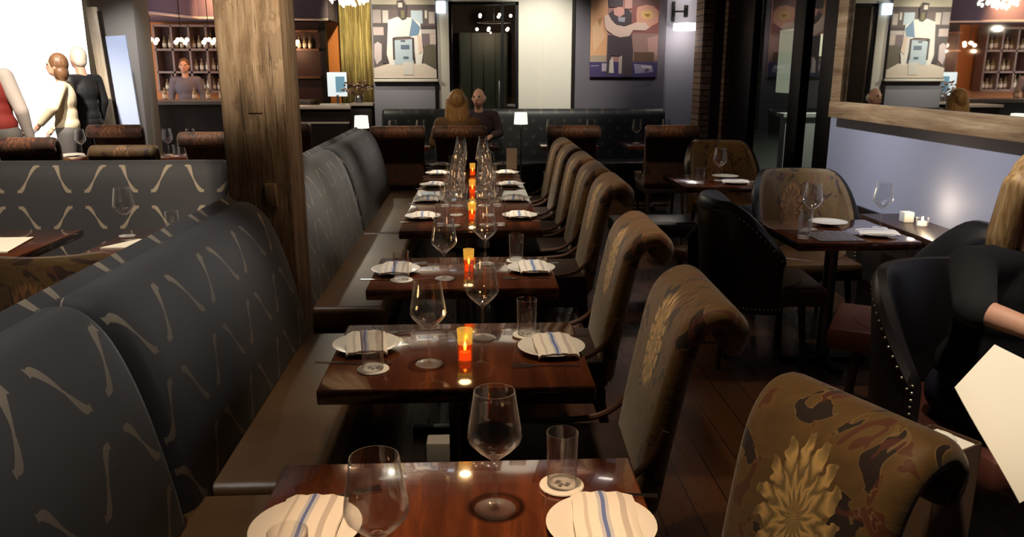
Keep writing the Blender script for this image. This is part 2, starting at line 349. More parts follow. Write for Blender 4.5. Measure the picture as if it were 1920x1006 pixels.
def thing(name, label, cat, loc=(0, 0, 0), rz=0, group=None):
    o = bpy.data.objects.new(name, None); COL.objects.link(o); o.location = loc; o.rotation_euler = (0, 0, rz); o.empty_display_size = .1
    o['label'] = label; o['category'] = cat
    if group: o['group'] = group
    return o
def tag(o, label, cat, group=None):
    o['label'] = label; o['category'] = cat
    if group: o['group'] = group
    return o
def struct(o): o['kind'] = 'structure'; return o
def dup(root, loc, rz=0, label=None, group=None, sc=None):
    def rec(o, par):
        c = o.copy(); COL.objects.link(c); c.parent = par
        for ch in o.children: rec(ch, c)
        return c
    r = rec(root, None); r.location = loc; r.rotation_euler = (0, 0, rz)
    if sc: r.scale = sc
    if label: r['label'] = label
    if group: r['group'] = group
    return r
used = set()
def place(proto, loc, rz, label, group=None, sc=None):
    if proto.name in used: return dup(proto, loc, rz, label, group, sc)
    used.add(proto.name); proto.location = loc; proto.rotation_euler = (0, 0, rz); proto['label'] = label
    if group: proto['group'] = group
    if sc: proto.scale = sc
    return proto
def sbox(name, a, b, m, **k): q = MB(); q.box(a, b, m); return struct(q.build(name, **k))
# ------------------------------------------------------------------ the room
sbox('floor', (-9.2, -3, -.1), (3.35, 16, 0), M_floor)
sbox('ceiling', (-9.2, -3, 3.2), (3.35, 16, 3.3), M_ceiling)
sbox('wall_front', (-9.2, -3.1, 0), (3.35, -3, 3.2), M_purple)
sbox('wall_left', (-9.3, -3, 0), (-9.2, 12.2, 3.2), M_cream)
sbox('wall_right', (2.7, -3, 0), (3.3, 5.97, 3.2), M_bluewall)
q = MB(); q.box((2.68, -1, .62), (2.7, 5.97, .68), M_dark); q.box((2.685, -1, 0), (2.7, 5.97, .62), M_dark); struct(q.build('trim_1'))
# back wall pieces
q = MB()
q.box((-1.30, 11, 0), (-.44, 11.2, 3.2), M_greypanel)
struct(q.build('wall_back'))
q = MB(); q.box((-.44, 11.0, 0), (-.29, 11.2, 3.2), M_white); q.box((-.29, 11.0, 2.46), (.63, 11.2, 3.2), M_white); q.box((.63, 11.0, 0), (1.34, 11.2, 3.2), M_white)
q.box((.95, 10.985, 0), (1.34, 11.0, 3.2), M_white)
struct(q.build('wall_back_white'))
sbox('trim_2', (1.335, 10.95, 0), (1.375, 11.0, 3.2), M_dark)
sbox('trim_3', (-.485, 10.97, 1.05), (-.44, 11.0, 1.47), M_dark)
sbox('wall_back_purple', (1.375, 11.0, 0), (2.60, 11.2, 3.2), M_purple)
sbox('wall_back_blue', (2.60, 11.15, 0), (3.35, 11.35, 3.2), M_bluewall)
# glass double door with a private dining room behind
d = MB(); d.box((-.29, 11.02, 0), (-.25, 11.1, 2.46), M_blackmetal); d.box((.59, 11.02, 0), (.63, 11.1, 2.46), M_blackmetal); d.box((-.29, 11.02, 2.42), (.63, 11.1, 2.46), M_blackmetal)
d.box((.40, 11.0, 0), (.435, 11.1, 2.46), M_blackmetal); d.box((-.29, 11.02, 0), (.63, 11.1, .12), M_blackmetal)
door = struct(d.build('door_1'))
g = MB(); g.box((-.25, 11.055, .12), (.40, 11.063, 2.42), M_glass); g.build('pane', parent=door)
g = MB(); g.box((.435, 11.055, .12), (.59, 11.063, 2.42), M_glass); g.build('pane', parent=door)
h = MB(); h.tube([(.37, 10.98, .95), (.37, 10.96, .98), (.37, 10.96, 1.42), (.37, 10.98, 1.45)], .009, M_steel); h.build('door_handle', parent=door)
M_room = P('dark_room_wall', (.045, .035, .03), .8)
q = MB(); q.box((-1.3, 14.4, 0), (1.6, 14.5, 3.2), M_room); q.box((-1.30, 11.2, 0), (-1.22, 14.4, 3.2), M_room); q.box((1.52, 11.2, 0), (1.6, 14.4, 3.2), M_room); struct(q.build('wall_inner_room'))
q = MB(); q.box((-.2, 14.1, .9), (.6, 14.39, 2.2), P('teal_cabinet', (.05, .085, .075), .4)); 
for i in range(5): q.box((-.2+i*.2-.012, 14.08, .9), (-.2+i*.2+.012, 14.1, 2.2), M_dark)
tag(q.build('wine_cabinet'), 'dark green cabinet inside the room behind the glass door', 'cabinet')
# window wall on the right, folding doors
M_night = P('night_street', (.02, .02, .02), .8)
wr = thing('window_2', 'x', 'x'); del wr['label']; del wr['category']; wr['kind'] = 'structure'
for a, b in ((9.3, 9.95), (7.85, 8.12), (7.0, 7.42), (5.97, 6.1)):
    q = MB(); q.box((3.2, a, 0), (3.30, b, 3.2), M_blackmetal, .01); q.build('frame', parent=wr)
for a, b in ((8.12, 9.3), (7.42, 7.85), (6.1, 7.0)):
    q = MB(); q.box((3.22, a, 0), (3.28, b, .14), M_blackmetal); q.box((3.22, a, 2.9), (3.28, b, 3.2), M_blackmetal); q.build('rail', parent=wr)
    q = MB(); q.box((3.245, a, .14), (3.253, b, 2.9), M_glass); q.build('pane', parent=wr)
sbox('wall_right_far', (3.2, 9.95, 0), (3.35, 11.15, 3.2), M_dark)
# brick piers with a steel column between
q = MB(); q.box((2.86, 10.15, 0), (2.99, 10.5, 3.2), M_brick); tag(q.build('brick_pier'), 'slim brick pier left of the black steel column near the blue wall', 'pillar')
q = MB(); q.box((3.115, 10.0, 0), (3.2, 10.4, 3.2), M_brick); tag(q.build('brick_pier'), 'slim brick pier between the black steel column and the glass doors', 'pillar')
q = MB(); q.box((2.99, 10.12, 0), (3.115, 10.45, 3.2), P('rust_black', (.02, .010, .008), .6)); tag(q.build('steel_column'), 'dark steel column standing between two brick piers', 'pillar')
# outside
sbox('floor_outside', (3.35, 2, -.15), (14, 22, -.05), P('pavement', (.05, .05, .05), .5))
M_fac = P('street_facade', (.055, .065, .05), .8)
q = MB(); q.box((8.2, 6, -.1), (8.5, 26, 6), M_fac); q.box((3.4, 24, -.1), (8.5, 24.3, 6), M_fac)
bd = tag(q.build('street_building'), 'dark building across the street seen through the glass doors', 'building')
def fw(x, y, z, w, h, c, s):
    q = MB(); q.box((x-.05, y, z), (x, y+w, z+h), E('glow_panel_%d' % int(y*10+z*100), c, s)); q.build('glow_panel', parent=bd)  # glowing panels added for glints, greenish reflections and lit objects outside
for a in ((8.2, 12.2, 2.2, .25, .3, (1, .95, .85), 1.2), (8.2, 14.4, 1.2, 1.8, .12, (.8, .85, .7), .9), (8.2, 17.5, .8, .9, .5, (.5, .55, .4), .7), (8.2, 18.6, 1.9, .5, .5, (.6, .65, .45), .7), (8.2, 20.5, 1.0, 1.2, 1.6, (.45, .5, .35), .35), (8.2, 16.2, 1.1, 1.0, .06, (1, 1, .9), 1.0), (8.2, 13.0, .5, .4, .5, (.7, .5, .4), .3)): fw(*a)
q = MB(); q.box((4.4, 11.2, -.1), (5.2, 11.4, .95), P('white_planter', (.7, .72, .68), .6)); q.box((4.35, 11.15, .95), (5.25, 11.45, 1.0), P('white_planter', (.7, .72, .68), .6)); tag(q.build('street_planter'), 'pale rectangular planter box outside the glass doors', 'planter')
q = MB(); q.box((4.5, 9.4, -.1), (5.0, 9.55, .8), P('white_planter', (.7, .72, .68), .6)); tag(q.build('street_board'), 'pale low board standing outside, nearest to the wall corner', 'board')
point(4.6, 10.2, 2.6, 60, (.95, 1, .85)); point(6.5, 15, 3, 160, (.85, 1, .75), .02)
# ------------------------------------------------------------------ mirror
mr = thing('wall_mirror', 'large wall mirror in a weathered wood frame on the blue-grey wall', 'mirror', (2.7, 4.4, 1.26))
def rel(o): o.location = (-2.7, -4.4, -1.26)
q = MB()
q.box((2.625, 2.75, 1.26), (2.70, 5.86, 1.375), M_frame, .008); q.box((2.625, 2.75, 2.75), (2.70, 5.86, 2.865), M_frame, .008)
q.box((2.63, 5.70, 1.26), (2.70, 5.86, 2.865), M_frame, .008); q.box((2.63, 2.75, 1.26), (2.70, 2.87, 2.865), M_frame, .008)
rel(q.build('frame', parent=mr))
q = MB(); q.box((-.002, -1.435, -.705), (.002, 1.435, .705), M_mirror); mg0 = q.build('mirror_glass', parent=mr); mg0.location = (-.028, -.115, .805); mg0.rotation_euler = (0, 0, .010)
# ------------------------------------------------------------------ timber post
q = MB(); q.box((-1.04, 3.5, 0), (-.765, 3.78, 3.2), M_post, .012, seg=2)
po = tag(q.build('timber_post'), 'big weathered square timber post between the two banquettes', 'post')
po.location = (0, 0, 0)
q = MB(); q.box((-.925, 3.493, 1.42), (-.865, 3.505, 1.62), M_post, .003); q.build('peg_block', parent=po)
q = MB(); q.box((-.88, 3.490, 1.02), (-.83, 3.504, 1.12), M_post, .003); q.build('peg_block', parent=po)
# ------------------------------------------------------------------ banquettes
SEATZ = .46
backprof = [(-.775, .44), (-.80, .60), (-.845, .80), (-.895, .94), (-.945, 1.005), (-.985, 1.01)]
def banquette(name, label, y0, y1, backs, seats, x=0):
    t = thing(name, label, 'banquette', (x-.7, (y0+y1)/2, 0)); ox, oy = -.7, (y0+y1)/2
    def fin(o): o.location = (.7, -oy, -.012 if 'back' in o.name else 0)
    for a, b in zip(backs, backs[1:]):
        q = MB(); slab(q, backprof, .055, a+.004, b-.004, .05, 26, M_trellis, ny=14, bulge=0); fin(q.build('back_cushion', parent=t))
    q = MB(); slab(q, [(-1.055, .05), (-1.055, .5), (-1.05, 1.0), (-1.03, 1.035)], .04, y0, y1, .02, 12, M_trellis, ny=6); fin(q.build('back_frame', parent=t))
    for a, b in zip(seats, seats[1:]):
        q = MB(); q.box((-.86, a+.014, .33), (-.42-x, b-.014, SEATZ), M_leather, .03, seg=4); fin(q.build('seat_cushion', parent=t))
    q = MB(); q.box((-1.02, y0+.01, .04), (-.45, y1-.01, .33), M_dark, .005); fin(q.build('base', parent=t)); return t
banquette('banquette', 'nearest charcoal trellis banquette with brown leather seat, before the timber post', .35, 3.48, (.35, 1.92, 3.48), (.35, 2.06, 3.46))
banquette('banquette', 'charcoal banquette beyond the timber post beside the long table', 3.80, 7.7, (3.80, 5.75, 7.7), (3.80, 5.67, 7.68), -.05)
# booth banquette facing the camera, on the left
t = thing('booth_banquette', 'booth banquette facing us with charcoal bracket-pattern back, left of the post', 'banquette', (-2.6, 4.75, 0))
q = MB(); slab(q, [(0, .44), (.03, .7), (.06, .95), (.10, 1.02)], .06, -1.42, 2.3, .04, 20, M_trellis, ny=20); o = q.build('back_cushion', parent=t); o.rotation_euler = (0, 0, PI/2); o.location = (-.25, 0, 0)
q = MB(); q.box((-2.3, -.42, .33), (1.40, .03, .46), M_leather, .03, seg=3); q.build('seat_cushion', parent=t)
q = MB(); q.box((-2.3, -.38, .02), (1.40, .15, .33), M_dark, .01); q.build('base', parent=t)
# back banquette (tufted dark)
M_tuft = P('dark_tufted_leather', (.012, .013, .014), .5); B = NB(M_tuft); v = B.uv('UV', (1, 1, 1), (0, 0, PI/4)); vo = B.n('ShaderNodeTexVoronoi'); vo.inputs['Scale'].default_value = 7; vo.inputs['Randomness'].default_value = 0; B.L.new(v, vo.inputs['Vector'])
B.col(B.mix(B.m('LESS_THAN', vo.outputs['Distance'], .16), (.010, .012, .013), (.05, .042, .03))); B.bump(vo.outputs['Distance'], -.5, .03)
t = thing('tufted_banquette', 'long dark tufted banquette along the back wall under the paintings', 'banquette', (.7, 10.55, 0))
q = MB(); slab(q, [(0, .44), (.04, .7), (.09, 1.0), (.13, 1.04)], .06, -1.85, 1.87, .04, 20, M_tuft, ny=24); o = q.build('back_cushion', parent=t); o.rotation_euler = (0, 0, PI/2)
q = MB(); q.box((-1.87, -.48, .33), (1.85, .0, .46), M_black_leather, .03, seg=3); q.build('seat_cushion', parent=t)
q = MB(); q.box((-1.87, -.42, .0), (1.85, .12, .33), M_dark, .01); q.build('base', parent=t)
# ------------------------------------------------------------------ tables
def table(name, label, x0, x1, y0, y1, cat='table', z=.75, ped=1, mt=None, group=None):
    t = thing(name, label, cat, ((x0+x1)/2, (y0+y1)/2, 0), group=group); w, dd = (x1-x0)/2, (y1-y0)/2
    q = MB(); q.box((-w, -dd, z-.045), (w, dd, z), mt or M_table, .006); q.build('tabletop', parent=t)
    for k in range(ped):
        yy = 0 if ped == 1 else -dd+.45+(2*dd-.9)*k/(ped-1)
        q = MB(); q.tube([(0, yy, .03), (0, yy, z-.05)], .035, M_steel, 14); q.build('pedestal', parent=t)
        q = MB(); q.box((-.24, yy-.03, 0), (.24, yy+.03, .03), M_blackmetal, .008); q.box((-.03, yy-.22, 0), (.03, yy+.22, .03), M_blackmetal, .008); q.build('foot', parent=t)
    return t
T = [(-.40, .37, 1.06, 1.64), (-.41, .36, 2.06, 2.64), (-.41, .365, 3.09, 3.645), (-.385, .40, 4.275, 7.57)]
table('dining_table', 'nearest table of the row, warm-lit reddish walnut top', *T[0])
table('dining_table', 'second table of the row, dark walnut, with an amber votive', *T[1])
table('dining_table', 'third table of the row, just before the long table', *T[2])
table('long_table', 'long banquet table crowded with glasses and napkins', *T[3], ped=3)
# ------------------------------------------------------------------ tableware prototypes
GW = 'stemmed wine glasses'
def solid_glass(outer, th):
    """outer: bowl profile bottom to top (after the stem); returns the closed profile foot-stem-bowl-inside"""
    foot = [(0, 0), (.036, 0), (.0365, .0015), (.02, .004), (.007, .008), (.0038, .02), (.0035, .06), (.0036, .098), (.006, .108)]
    inner = [(max(r-th, 0), z+ (th if i == 0 else 0)) for i, (r, z) in enumerate(outer)][::-1]
    return foot+outer+inner+[(0, outer[0][1]+.008)]
def wine_glass():
    t = thing('wine_glass', 'x', 'glass')
    o = [(.012, .113), (.030, .130), (.0445, .148), (.0475, .158), (.046, .175), (.041, .21), (.0355, .252)]
    q = MB(); q.lathe(solid_glass(o, .0013), m=M_stem, n=32); q.build('bowl_and_stem', parent=t); return t
def tumbler():
    t = thing('tumbler', 'x', 'glass'); q = MB()
    q.lathe([(0, .0), (.029, 0), (.0305, .003), (.033, .118), (.0318, .118), (.0292, .012), (0, .011)], m=M_stem, n=32); q.build('glass_body', parent=t); return t
def coaster():
    t = thing('coaster', 'x', 'coaster'); q = MB(); q.lathe([(0, 0), (.046, 0), (.047, .002), (.046, .004), (0, .004)], m=P('white_card', (.80, .77, .68), .8), n=32); q.build('card', parent=t)
    m = P('coaster_print', (.05, .04, .035), .8); q = MB()
    q.box((-.016, -.004, .0041), (-.006, .012, .0045), m); q.box((.006, -.004, .0041), (.016, .012, .0045), m); q.box((-.004, -.012, .0041), (.004, .004, .0045), m); q.build('printed_mark', parent=t, ); return t
def plate():
    t = thing('plate', 'x', 'plate'); q = MB(); q.lathe([(0, 0), (.060, 0), (.068, .004), (.104, .016), (.105, .018), (.102, .0185), (.068, .008), (.06, .006), (0, .006)], m=M_plate, n=40); q.build('dish', parent=t); return t
def napkin():
    q = MB(); nx, ny = 12, 14; w, l = .062, .10; top = {}; k = q.mi(M_napkin)
    for side in (0, 1):
        for i in range(nx+1):
            for j in range(ny+1):
                x = -w+2*w*i/nx; y = -l+2*l*j/ny
                z = .022+.010*math.sin(PI*i/nx)**.4+.0018*math.sin(i*1.9+j*.25)+(-.012*max(0, abs(y)/l-.55))
                if side: z -= .008
                top[(side, i, j)] = q.bm.verts.new((x+.0012*math.sin(j*.7), y, z))
    def F(vs, uvs):
        f = q.bm.faces.new(vs); f.material_index = k; f.smooth = True
        for lp, u in zip(f.loops, uvs): lp[q.uv].uv = u
    for i in range(nx):
        for j in range(ny):
            u = [(i/nx, j/ny), ((i+1)/nx, j/ny), ((i+1)/nx, (j+1)/ny), (i/nx, (j+1)/ny)]
            for s_ in (0, 1): F([top[(s_, a, b)] for a, b in ((i, j), (i+1, j), (i+1, j+1), (i, j+1))], u)
    for i in range(nx):
        for j in (0, ny): F([top[(0, i, j)], top[(0, i+1, j)], top[(1, i+1, j)], top[(1, i, j)]], [(i/nx, 0), ((i+1)/nx, 0), ((i+1)/nx, .1), (i/nx, .1)])
    for j in range(ny):
        for i in (0, nx): F([top[(0, i, j)], top[(0, i, j+1)], top[(1, i, j+1)], top[(1, i, j)]], [(i/nx, 0)]*4)
    o = q.build('napkin'); tag(o, 'x', 'napkin'); return o
def knife():
    q = MB(); q.poly([(-.115, -.006), (-.02, -.004), (.0, -.007), (.10, -.008), (.115, -.002), (.11, .004), (0, .004), (-.02, .004), (-.115, .007)], (.001, .004), M_silver); o = q.build('knife'); return tag(o, 'x', 'cutlery')
def fork():
    q = MB(); q.poly([(-.10, -.006), (-.03, -.003), (.03, -.003), (.045, -.011), (.055, -.012), (.055, .012), (.045, .011), (.03, .003), (-.03, .003), (-.10, .006)], (.001, .004), M_silver)
    for y in (-.0105, -.0035, .0035, .0105): q.box((.055, y-.0017, .002), (.098, y+.0017, .005), M_silver)
    o = q.build('fork'); return tag(o, 'x', 'cutlery')
def votive():
    t = thing('votive_candle', 'x', 'candle holder')
    am = P('amber_glass', (1, .22, .04), .08, trans=.85, emit=(1, .20, .03), es=.05); ye = P('candle_glow_glass', (1, .75, .25), .1, trans=.9, emit=(1, .6, .12), es=.12)  # emission and yellow tint paint the candle's glow into the glass
    q = MB(); q.lathe([(0, 0), (.021, 0), (.022, .002), (.022, .055), (.020, .055), (.019, .006), (0, .006)], m=am, n=24); q.build('amber_cup', parent=t)
    q = MB(); q.lathe([(.020, .055), (.022, .055), (.024, .10), (.0225, .10), (.020, .055)], m=ye, n=24); q.build('candle_glow_rim', parent=t)
    q = MB(); q.lathe([(0, .006), (.017, .006), (.017, .03), (0, .03)], m=E('glowing_wax', (1, .22, .05), .9), n=16); w = q.build('wax', parent=t)
    q = MB(); q.lathe([(0, .032), (.004, .038), (.005, .046), (.002, .056), (0, .062)], m=E('candle_flame', (1, .72, .25), 12), n=10); q.build('flame', parent=w); return t
WG, TU, CO, PL, NA, KN, FO, VO = wine_glass(), tumbler(), coaster(), plate(), napkin(), knife(), fork(), votive()
ORD = ['nearest', 'second', 'third']; TZ = .75
def rj(a=.01): return random.uniform(-a, a)
for i, (x0, x1, y0, y1) in enumerate(T[:3]):
    tn = ORD[i]+' table of the row'
    pts = {0: dict(w1=(-.135, 1.17), w2=(.063, 1.43), tr=(.205, 1.515), tl=(-.28, 1.17), pl=(-.295, 1.36), pr=(.262, 1.345)),
           1: dict(w1=(-.111, 2.25), w2=(.05, 2.481), tr=(.195, 2.50), tl=(-.272, 2.209), pl=(-.316, 2.40), pr=(.262, 2.35)),
           2: dict(w1=(-.10, 3.25), w2=(.073, 3.50), tr=(.215, 3.55), tl=(-.278, 3.225), pl=(-.315, 3.37), pr=(.27, 3.37))}[i]
    sc1 = 1.0
    place(WG, (*pts['w1'], TZ+.001), rj(3), 'wine glass standing front left of centre on the '+tn, None, (1.12, 1.12, 1) if i == 0 else None)
    place(WG, (*pts['w2'], TZ+.001), rj(3), 'wine glass standing at the back middle of the '+tn)
    for side, key in (('left', 'l'), ('right', 'r')):
        tx, ty = pts['t'+key]; px, py = pts['p'+key]
        place(CO, (tx, ty, TZ+.001), rj(.6), 'round white coaster under the tumbler on the %s of the %s' % (side, tn))
        place(TU, (tx, ty, TZ+.006), 0, 'clear water tumbler on a coaster at the %s of the %s' % (side, tn))
        place(PL, (px, py, TZ+.001), 0, 'white plate under a napkin at the %s of the %s' % (side, tn))
        place(NA, (px+(.0 if key == 'l' else .01), py, TZ), rj(.12)+(.06 if key == 'l' else -.06), 'blue-striped white napkin on the %s plate of the %s' % (side, tn))
        s = -1 if key == 'l' else 1; ky = py-.135 if s < 0 else py+.13; fy = py+.13 if s < 0 else py-.135
        rzz = 0 if s < 0 else PI
        if y0+.02 < ky < y1-.02: place(KN, (px+s*.02, ky, TZ), rzz+rj(.1), 'steel knife beside the %s plate of the %s' % (side, tn))
        if y0+.02 < fy < y1-.02: place(FO, (px-s*.03, fy, TZ), rzz+rj(.1)+(.35 if s < 0 else 0), 'steel fork beside the %s plate of the %s' % (side, tn))
place(VO, (-.005, 2.27, TZ+.001), 0, 'amber votive candle in the middle of the second table')
place(VO, (.0, 3.36, TZ+.001), 0, 'amber votive candle in the middle of the third table')
ys = [4.66, 5.30, 5.98, 6.68, 7.27]; on = ['nearest', 'second', 'middle', 'fourth', 'farthest']
for k, y in enumerate(ys):
    for side, s in (('left', -1), ('right', 1)):
        px = s*.285+.008
        place(PL, (px, y, TZ+.001), 0, '%s white plate on the %s side of the long table' % (on[k], side), 'plates on the long table')
        place(NA, (px, y, TZ), rj(.1), '%s striped napkin on the %s side of the long table' % (on[k], side), 'napkins on the long table')
        place(KN, (px+s*.01, y-s*-.135 if s > 0 else y-.135, TZ), 0 if s < 0 else PI, '%s knife on the %s side of the long table' % (on[k], side), 'knives on the long table')
        place(FO, (px+s*.01, y-.135 if s > 0 else y+.135, TZ), 0 if s < 0 else PI, '%s fork on the %s side of the long table' % (on[k], side), 'forks on the long table')
        tp = (s*.165+.005, y-.24); 
        place(TU, (*tp, TZ+.001), 0, '%s water tumbler on the %s side of the long table' % (on[k], side), 'tumblers on the long table')
on9 = ['first', 'second', 'third', 'fourth', 'fifth', 'sixth', 'seventh', 'eighth', 'ninth', 'tenth']
for k in range(10):
    for side, s in (('left', -1), ('right', 1)):
        y = 4.42+k*.335+rj(.03)
        place(WG, ((s*.095+.005)+rj(.012), y, TZ+.001), rj(3), '%s wine glass from the near end in the %s row down the long table' % (on9[k], side), 'wine glasses down the long table')
for k, y in enumerate((4.60, 5.6, 6.6)):
    place(VO, (.012, y, TZ+.001), 0, ['nearest', 'middle', 'farthest'][k]+' amber votive candle down the long table', 'votives on the long table')
    point(.012, y, TZ+.14, .35, (1, .6, .25), .02)
point(-.005, 2.27, TZ+.14, .25, (1, .6, .25), .02); point(0, 3.36, TZ+.14, .25, (1, .6, .25), .02)
# menu card standing at the far end of the long table
q = MB(); q.box((-.045, -.01, 0), (.045, -.006, .18), M_paper); q.box((-.045, .03, 0), (.045, .034, .18), M_paper); o = q.build('menu_card'); o.location = (.45, 6.9, .62+.131); o.location = (.355, 7.02, .7505); tag(o, 'tall white menu card standing at the far right of the long table', 'card')
# ------------------------------------------------------------------ scroll-back chairs
def scroll_chair(name, fabric, pip, w=.27, top=1.0, backm=None, seatm=None):
    """faces -x; origin on the floor under the seat centre"""
    t = thing(name, 'x', 'chair'); q = MB()
    k = top
    prof = [(.235, .42), (.262, .60), (.295, .78), (.325, k-.09), (.365, k-.035), (.415, k-.022), (.45, k-.06), (.44, k-.10)]
    slab(q, prof, .034, -w, w, .035, 30, fabric, back=backm or fabric, ny=10, wfun=lambda t_: .86+.14*min(1, t_*1.6), hfun=lambda t_: 1.1-.25*t_)
    q.build('backrest', parent=t)
    q = MB(); q.box((-.27, -w*.88, .36), (.25, w*.88, .49), seatm or fabric, .035, seg=4); q.build('seat', parent=t)
    # wings sweeping from the back to the seat sides
    for s in (-1, 1):
        pts = resample([(.272, s*w*.90, .66), (.235, s*w*.89, .57), (.15, s*w*.885, .505), (.0, s*w*.88, .487), (-.22, s*w*.875, .482)], 20)
        q = MB(); q.tube(pts, .011, pip, 8); q.build('piping', parent=t)
    q = MB(); q.box((-.25, -w*.84, .30), (.24, w*.84, .365), M_chairback, .01); q.build('seat_rail', parent=t)
    for (lx, ly, dx) in ((-.23, -.2, -.02), (-.23, .2, -.02), (.22, -.19, .08), (.22, .19, .08)):
        q = MB(); q.tube([(lx, ly, .31), (lx+dx*.4, ly, .15), (lx+dx, ly, 0)], [.022, .018, .014], M_legs, 8); q.build('leg', parent=t)
    return t
CH = scroll_chair('scroll_back_chair', M_floral, M_piping, seatm=M_shaded_seat)
G = 'scroll-back chairs along the right of the tables'
place(CH, (.27, 2.19, 0), -.04, 'brown floral scroll-back chair at the second table, gold flower on its back', G, (1, .92, 1))
place(CH, (.31, 3.17, 0), -.03, 'brown floral scroll-back chair at the third table', G)
for k, y in enumerate((4.50, 5.13, 5.76, 6.38, 7.0)):
    place(CH, (.42-.0*k, y, 0), rj(.03), '%s brown scroll-back chair of the five along the long table' % on[k], G)
c1 = scroll_chair('scroll_back_chair', floral('brown_floral_velvet_low', (.145, .082, .024), (.78, .52, .20), (.028, .014, .010), cx=.0, cy=.37, R=.088), M_piping, .195, .985, seatm=M_shaded_seat)
place(c1, (.375, 1.20, 0), .42, 'brown floral chair at the bottom right, turned away from the nearest table')
# far chairs seen from behind at the back tables (face +y)
CF = scroll_chair('high_back_chair', M_floral_red, M_piping, .28, 1.03, M_floral_red)
for x, lab in ((-.75, 'russet high-back chair at the back, left of the blonde diner'), (-.12, 'russet high-back chair the blonde diner sits in'), (1.05, 'russet high-back chair just right of the long table end'), (2.08, 'russet high-back chair at the back, nearest the brick piers')):
    place(CF, (x, 8.72, 0), -PI/2, lab, 'high-back chairs at the back tables')
# ------------------------------------------------------------------ round-back chairs
def barrel_chair(name, outer, inner, top=.92, a0=100, r=.30, seatm=None, nails=True):
    """opens towards -y local; curved back wraps the +y side"""
    t = thing(name, 'x', 'chair'); q = MB(); ki, ko = q.mi(inner), q.mi(outer); n = 26; rings = []
    for i in range(n+1):
        a = math.radians(90-a0+2*a0*i/n); c, s = math.cos(a), math.sin(a); u = abs(i/n-.5)*2
        zt = top-(top-.66)*max(0, (u-.45)/.55)**1.6; ring = []
        for (rr, z) in ((r-.03, .40), (r-.025, .6), (r-.01, zt-.03), (r+.01, zt), (r+.04, zt), (r+.055, zt-.03), (r+.03, .6), (r+.02, .34)):
            ring.append(q.bm.verts.new((rr*c, rr*s, z)))
        rings.append(ring)
    for i in range(n):
        for k in range(8):
            j = (k+1) % 8; f = q.bm.faces.new((rings[i][k], rings[i+1][k], rings[i+1][j], rings[i][j])); f.smooth = True; f.material_index = ki if k in (0, 1, 2) else ko
            for lp, (ii, kk) in zip(f.loops, ((i, k), (i+1, k), (i+1, j), (i, j))): lp[q.uv].uv = ((ii/n-.5)*r*3.4, (.0, .2, .45, .5, .5, .45, .2, 0)[kk]+.45)
    q.bm.faces.new(rings[0]); q.bm.faces.new(rings[-1][::-1]); q.build('back_shell', parent=t)
    q = MB(); q.lathe([(0, .36), (r-.04, .36), (r-.025, .38), (r-.02, .44), (r-.05, .475), (0, .485)], m=seatm or inner, n=28); q.box((-r+.05, -r-.04, .36), (r-.05, 0, .47), seatm or inner, .03); q.build('seat', parent=t)
    if nails:
        q = MB()
        for i in range(0, 53):
            a = math.radians(90-a0+2*a0*i/52); u = abs(i/52-.5)*2; zt = top-(top-.66)*max(0, (u-.45)/.55)**1.6
            q.ball(((r+.052)*math.cos(a), (r+.052)*math.sin(a), zt-.05), .006, M_nail, 6); q.ball(((r+.022)*math.cos(a), (r+.022)*math.sin(a), .37), .006, M_nail, 6)
        for s in (0, 1):
            a = math.radians(90-a0+2*a0*s)
            for k in range(10): q.ball(((r+.03)*math.cos(a), (r+.03)*math.sin(a)-.004, .40+k*.024), .006, M_nail, 6)
        o = q.build('nailhead_trim', parent=t)
    for (lx, ly) in ((-.2, -.2), (.2, -.2), (-.19, .2), (.19, .2)):
        q = MB(); q.tube([(lx, ly, .38), (lx*1.15, ly*1.15, 0)], [.022, .013], M_legs, 8); q.build('leg', parent=t)
    return t
BL = barrel_chair('barrel_chair', M_black_leather, M_black_leather, .93, 100, .29, M_oxblood)
place(BL, (2.02, 3.42, 0), math.radians(-120), 'black leather barrel chair with nailhead trim at the near side of the mirror-wall table')
place(BL, (1.60, 4.28, 0), math.radians(85), 'black nailhead barrel chair left of the mirror-wall table')
BG = barrel_chair('round_back_chair', M_black_leather, M_floral_gold, .97, 95, .29, M_leather, True)
place(BG, (2.12, 4.88, 0), math.radians(0), 'gold floral round-back chair between the mirror-wall table and the wall corner')
place(BG, (2.25, 7.05, 0), 0, 'gold floral round-back chair at the table before the glass doors')
t = thing('low_bench', 'low dark padded bench on thin legs before the glass doors', 'bench', (1.42, 6.15, 0))
q = MB(); q.box((-.32, -.2, .34), (.32, .2, .46), M_black_leather, .03, seg=3); q.build('seat', parent=t)
for a in (-.28, .28):
    for b_ in (-.16, .16): q = MB(); q.tube([(a, b_, .35), (a, b_, 0)], .014, M_steel, 8); q.build('leg', parent=t)
place(BG, (1.75, 5.55, 0), math.radians(215), 'gold-seated low chair at the near side of the table before the glass doors', None, (.85, .85, .72))
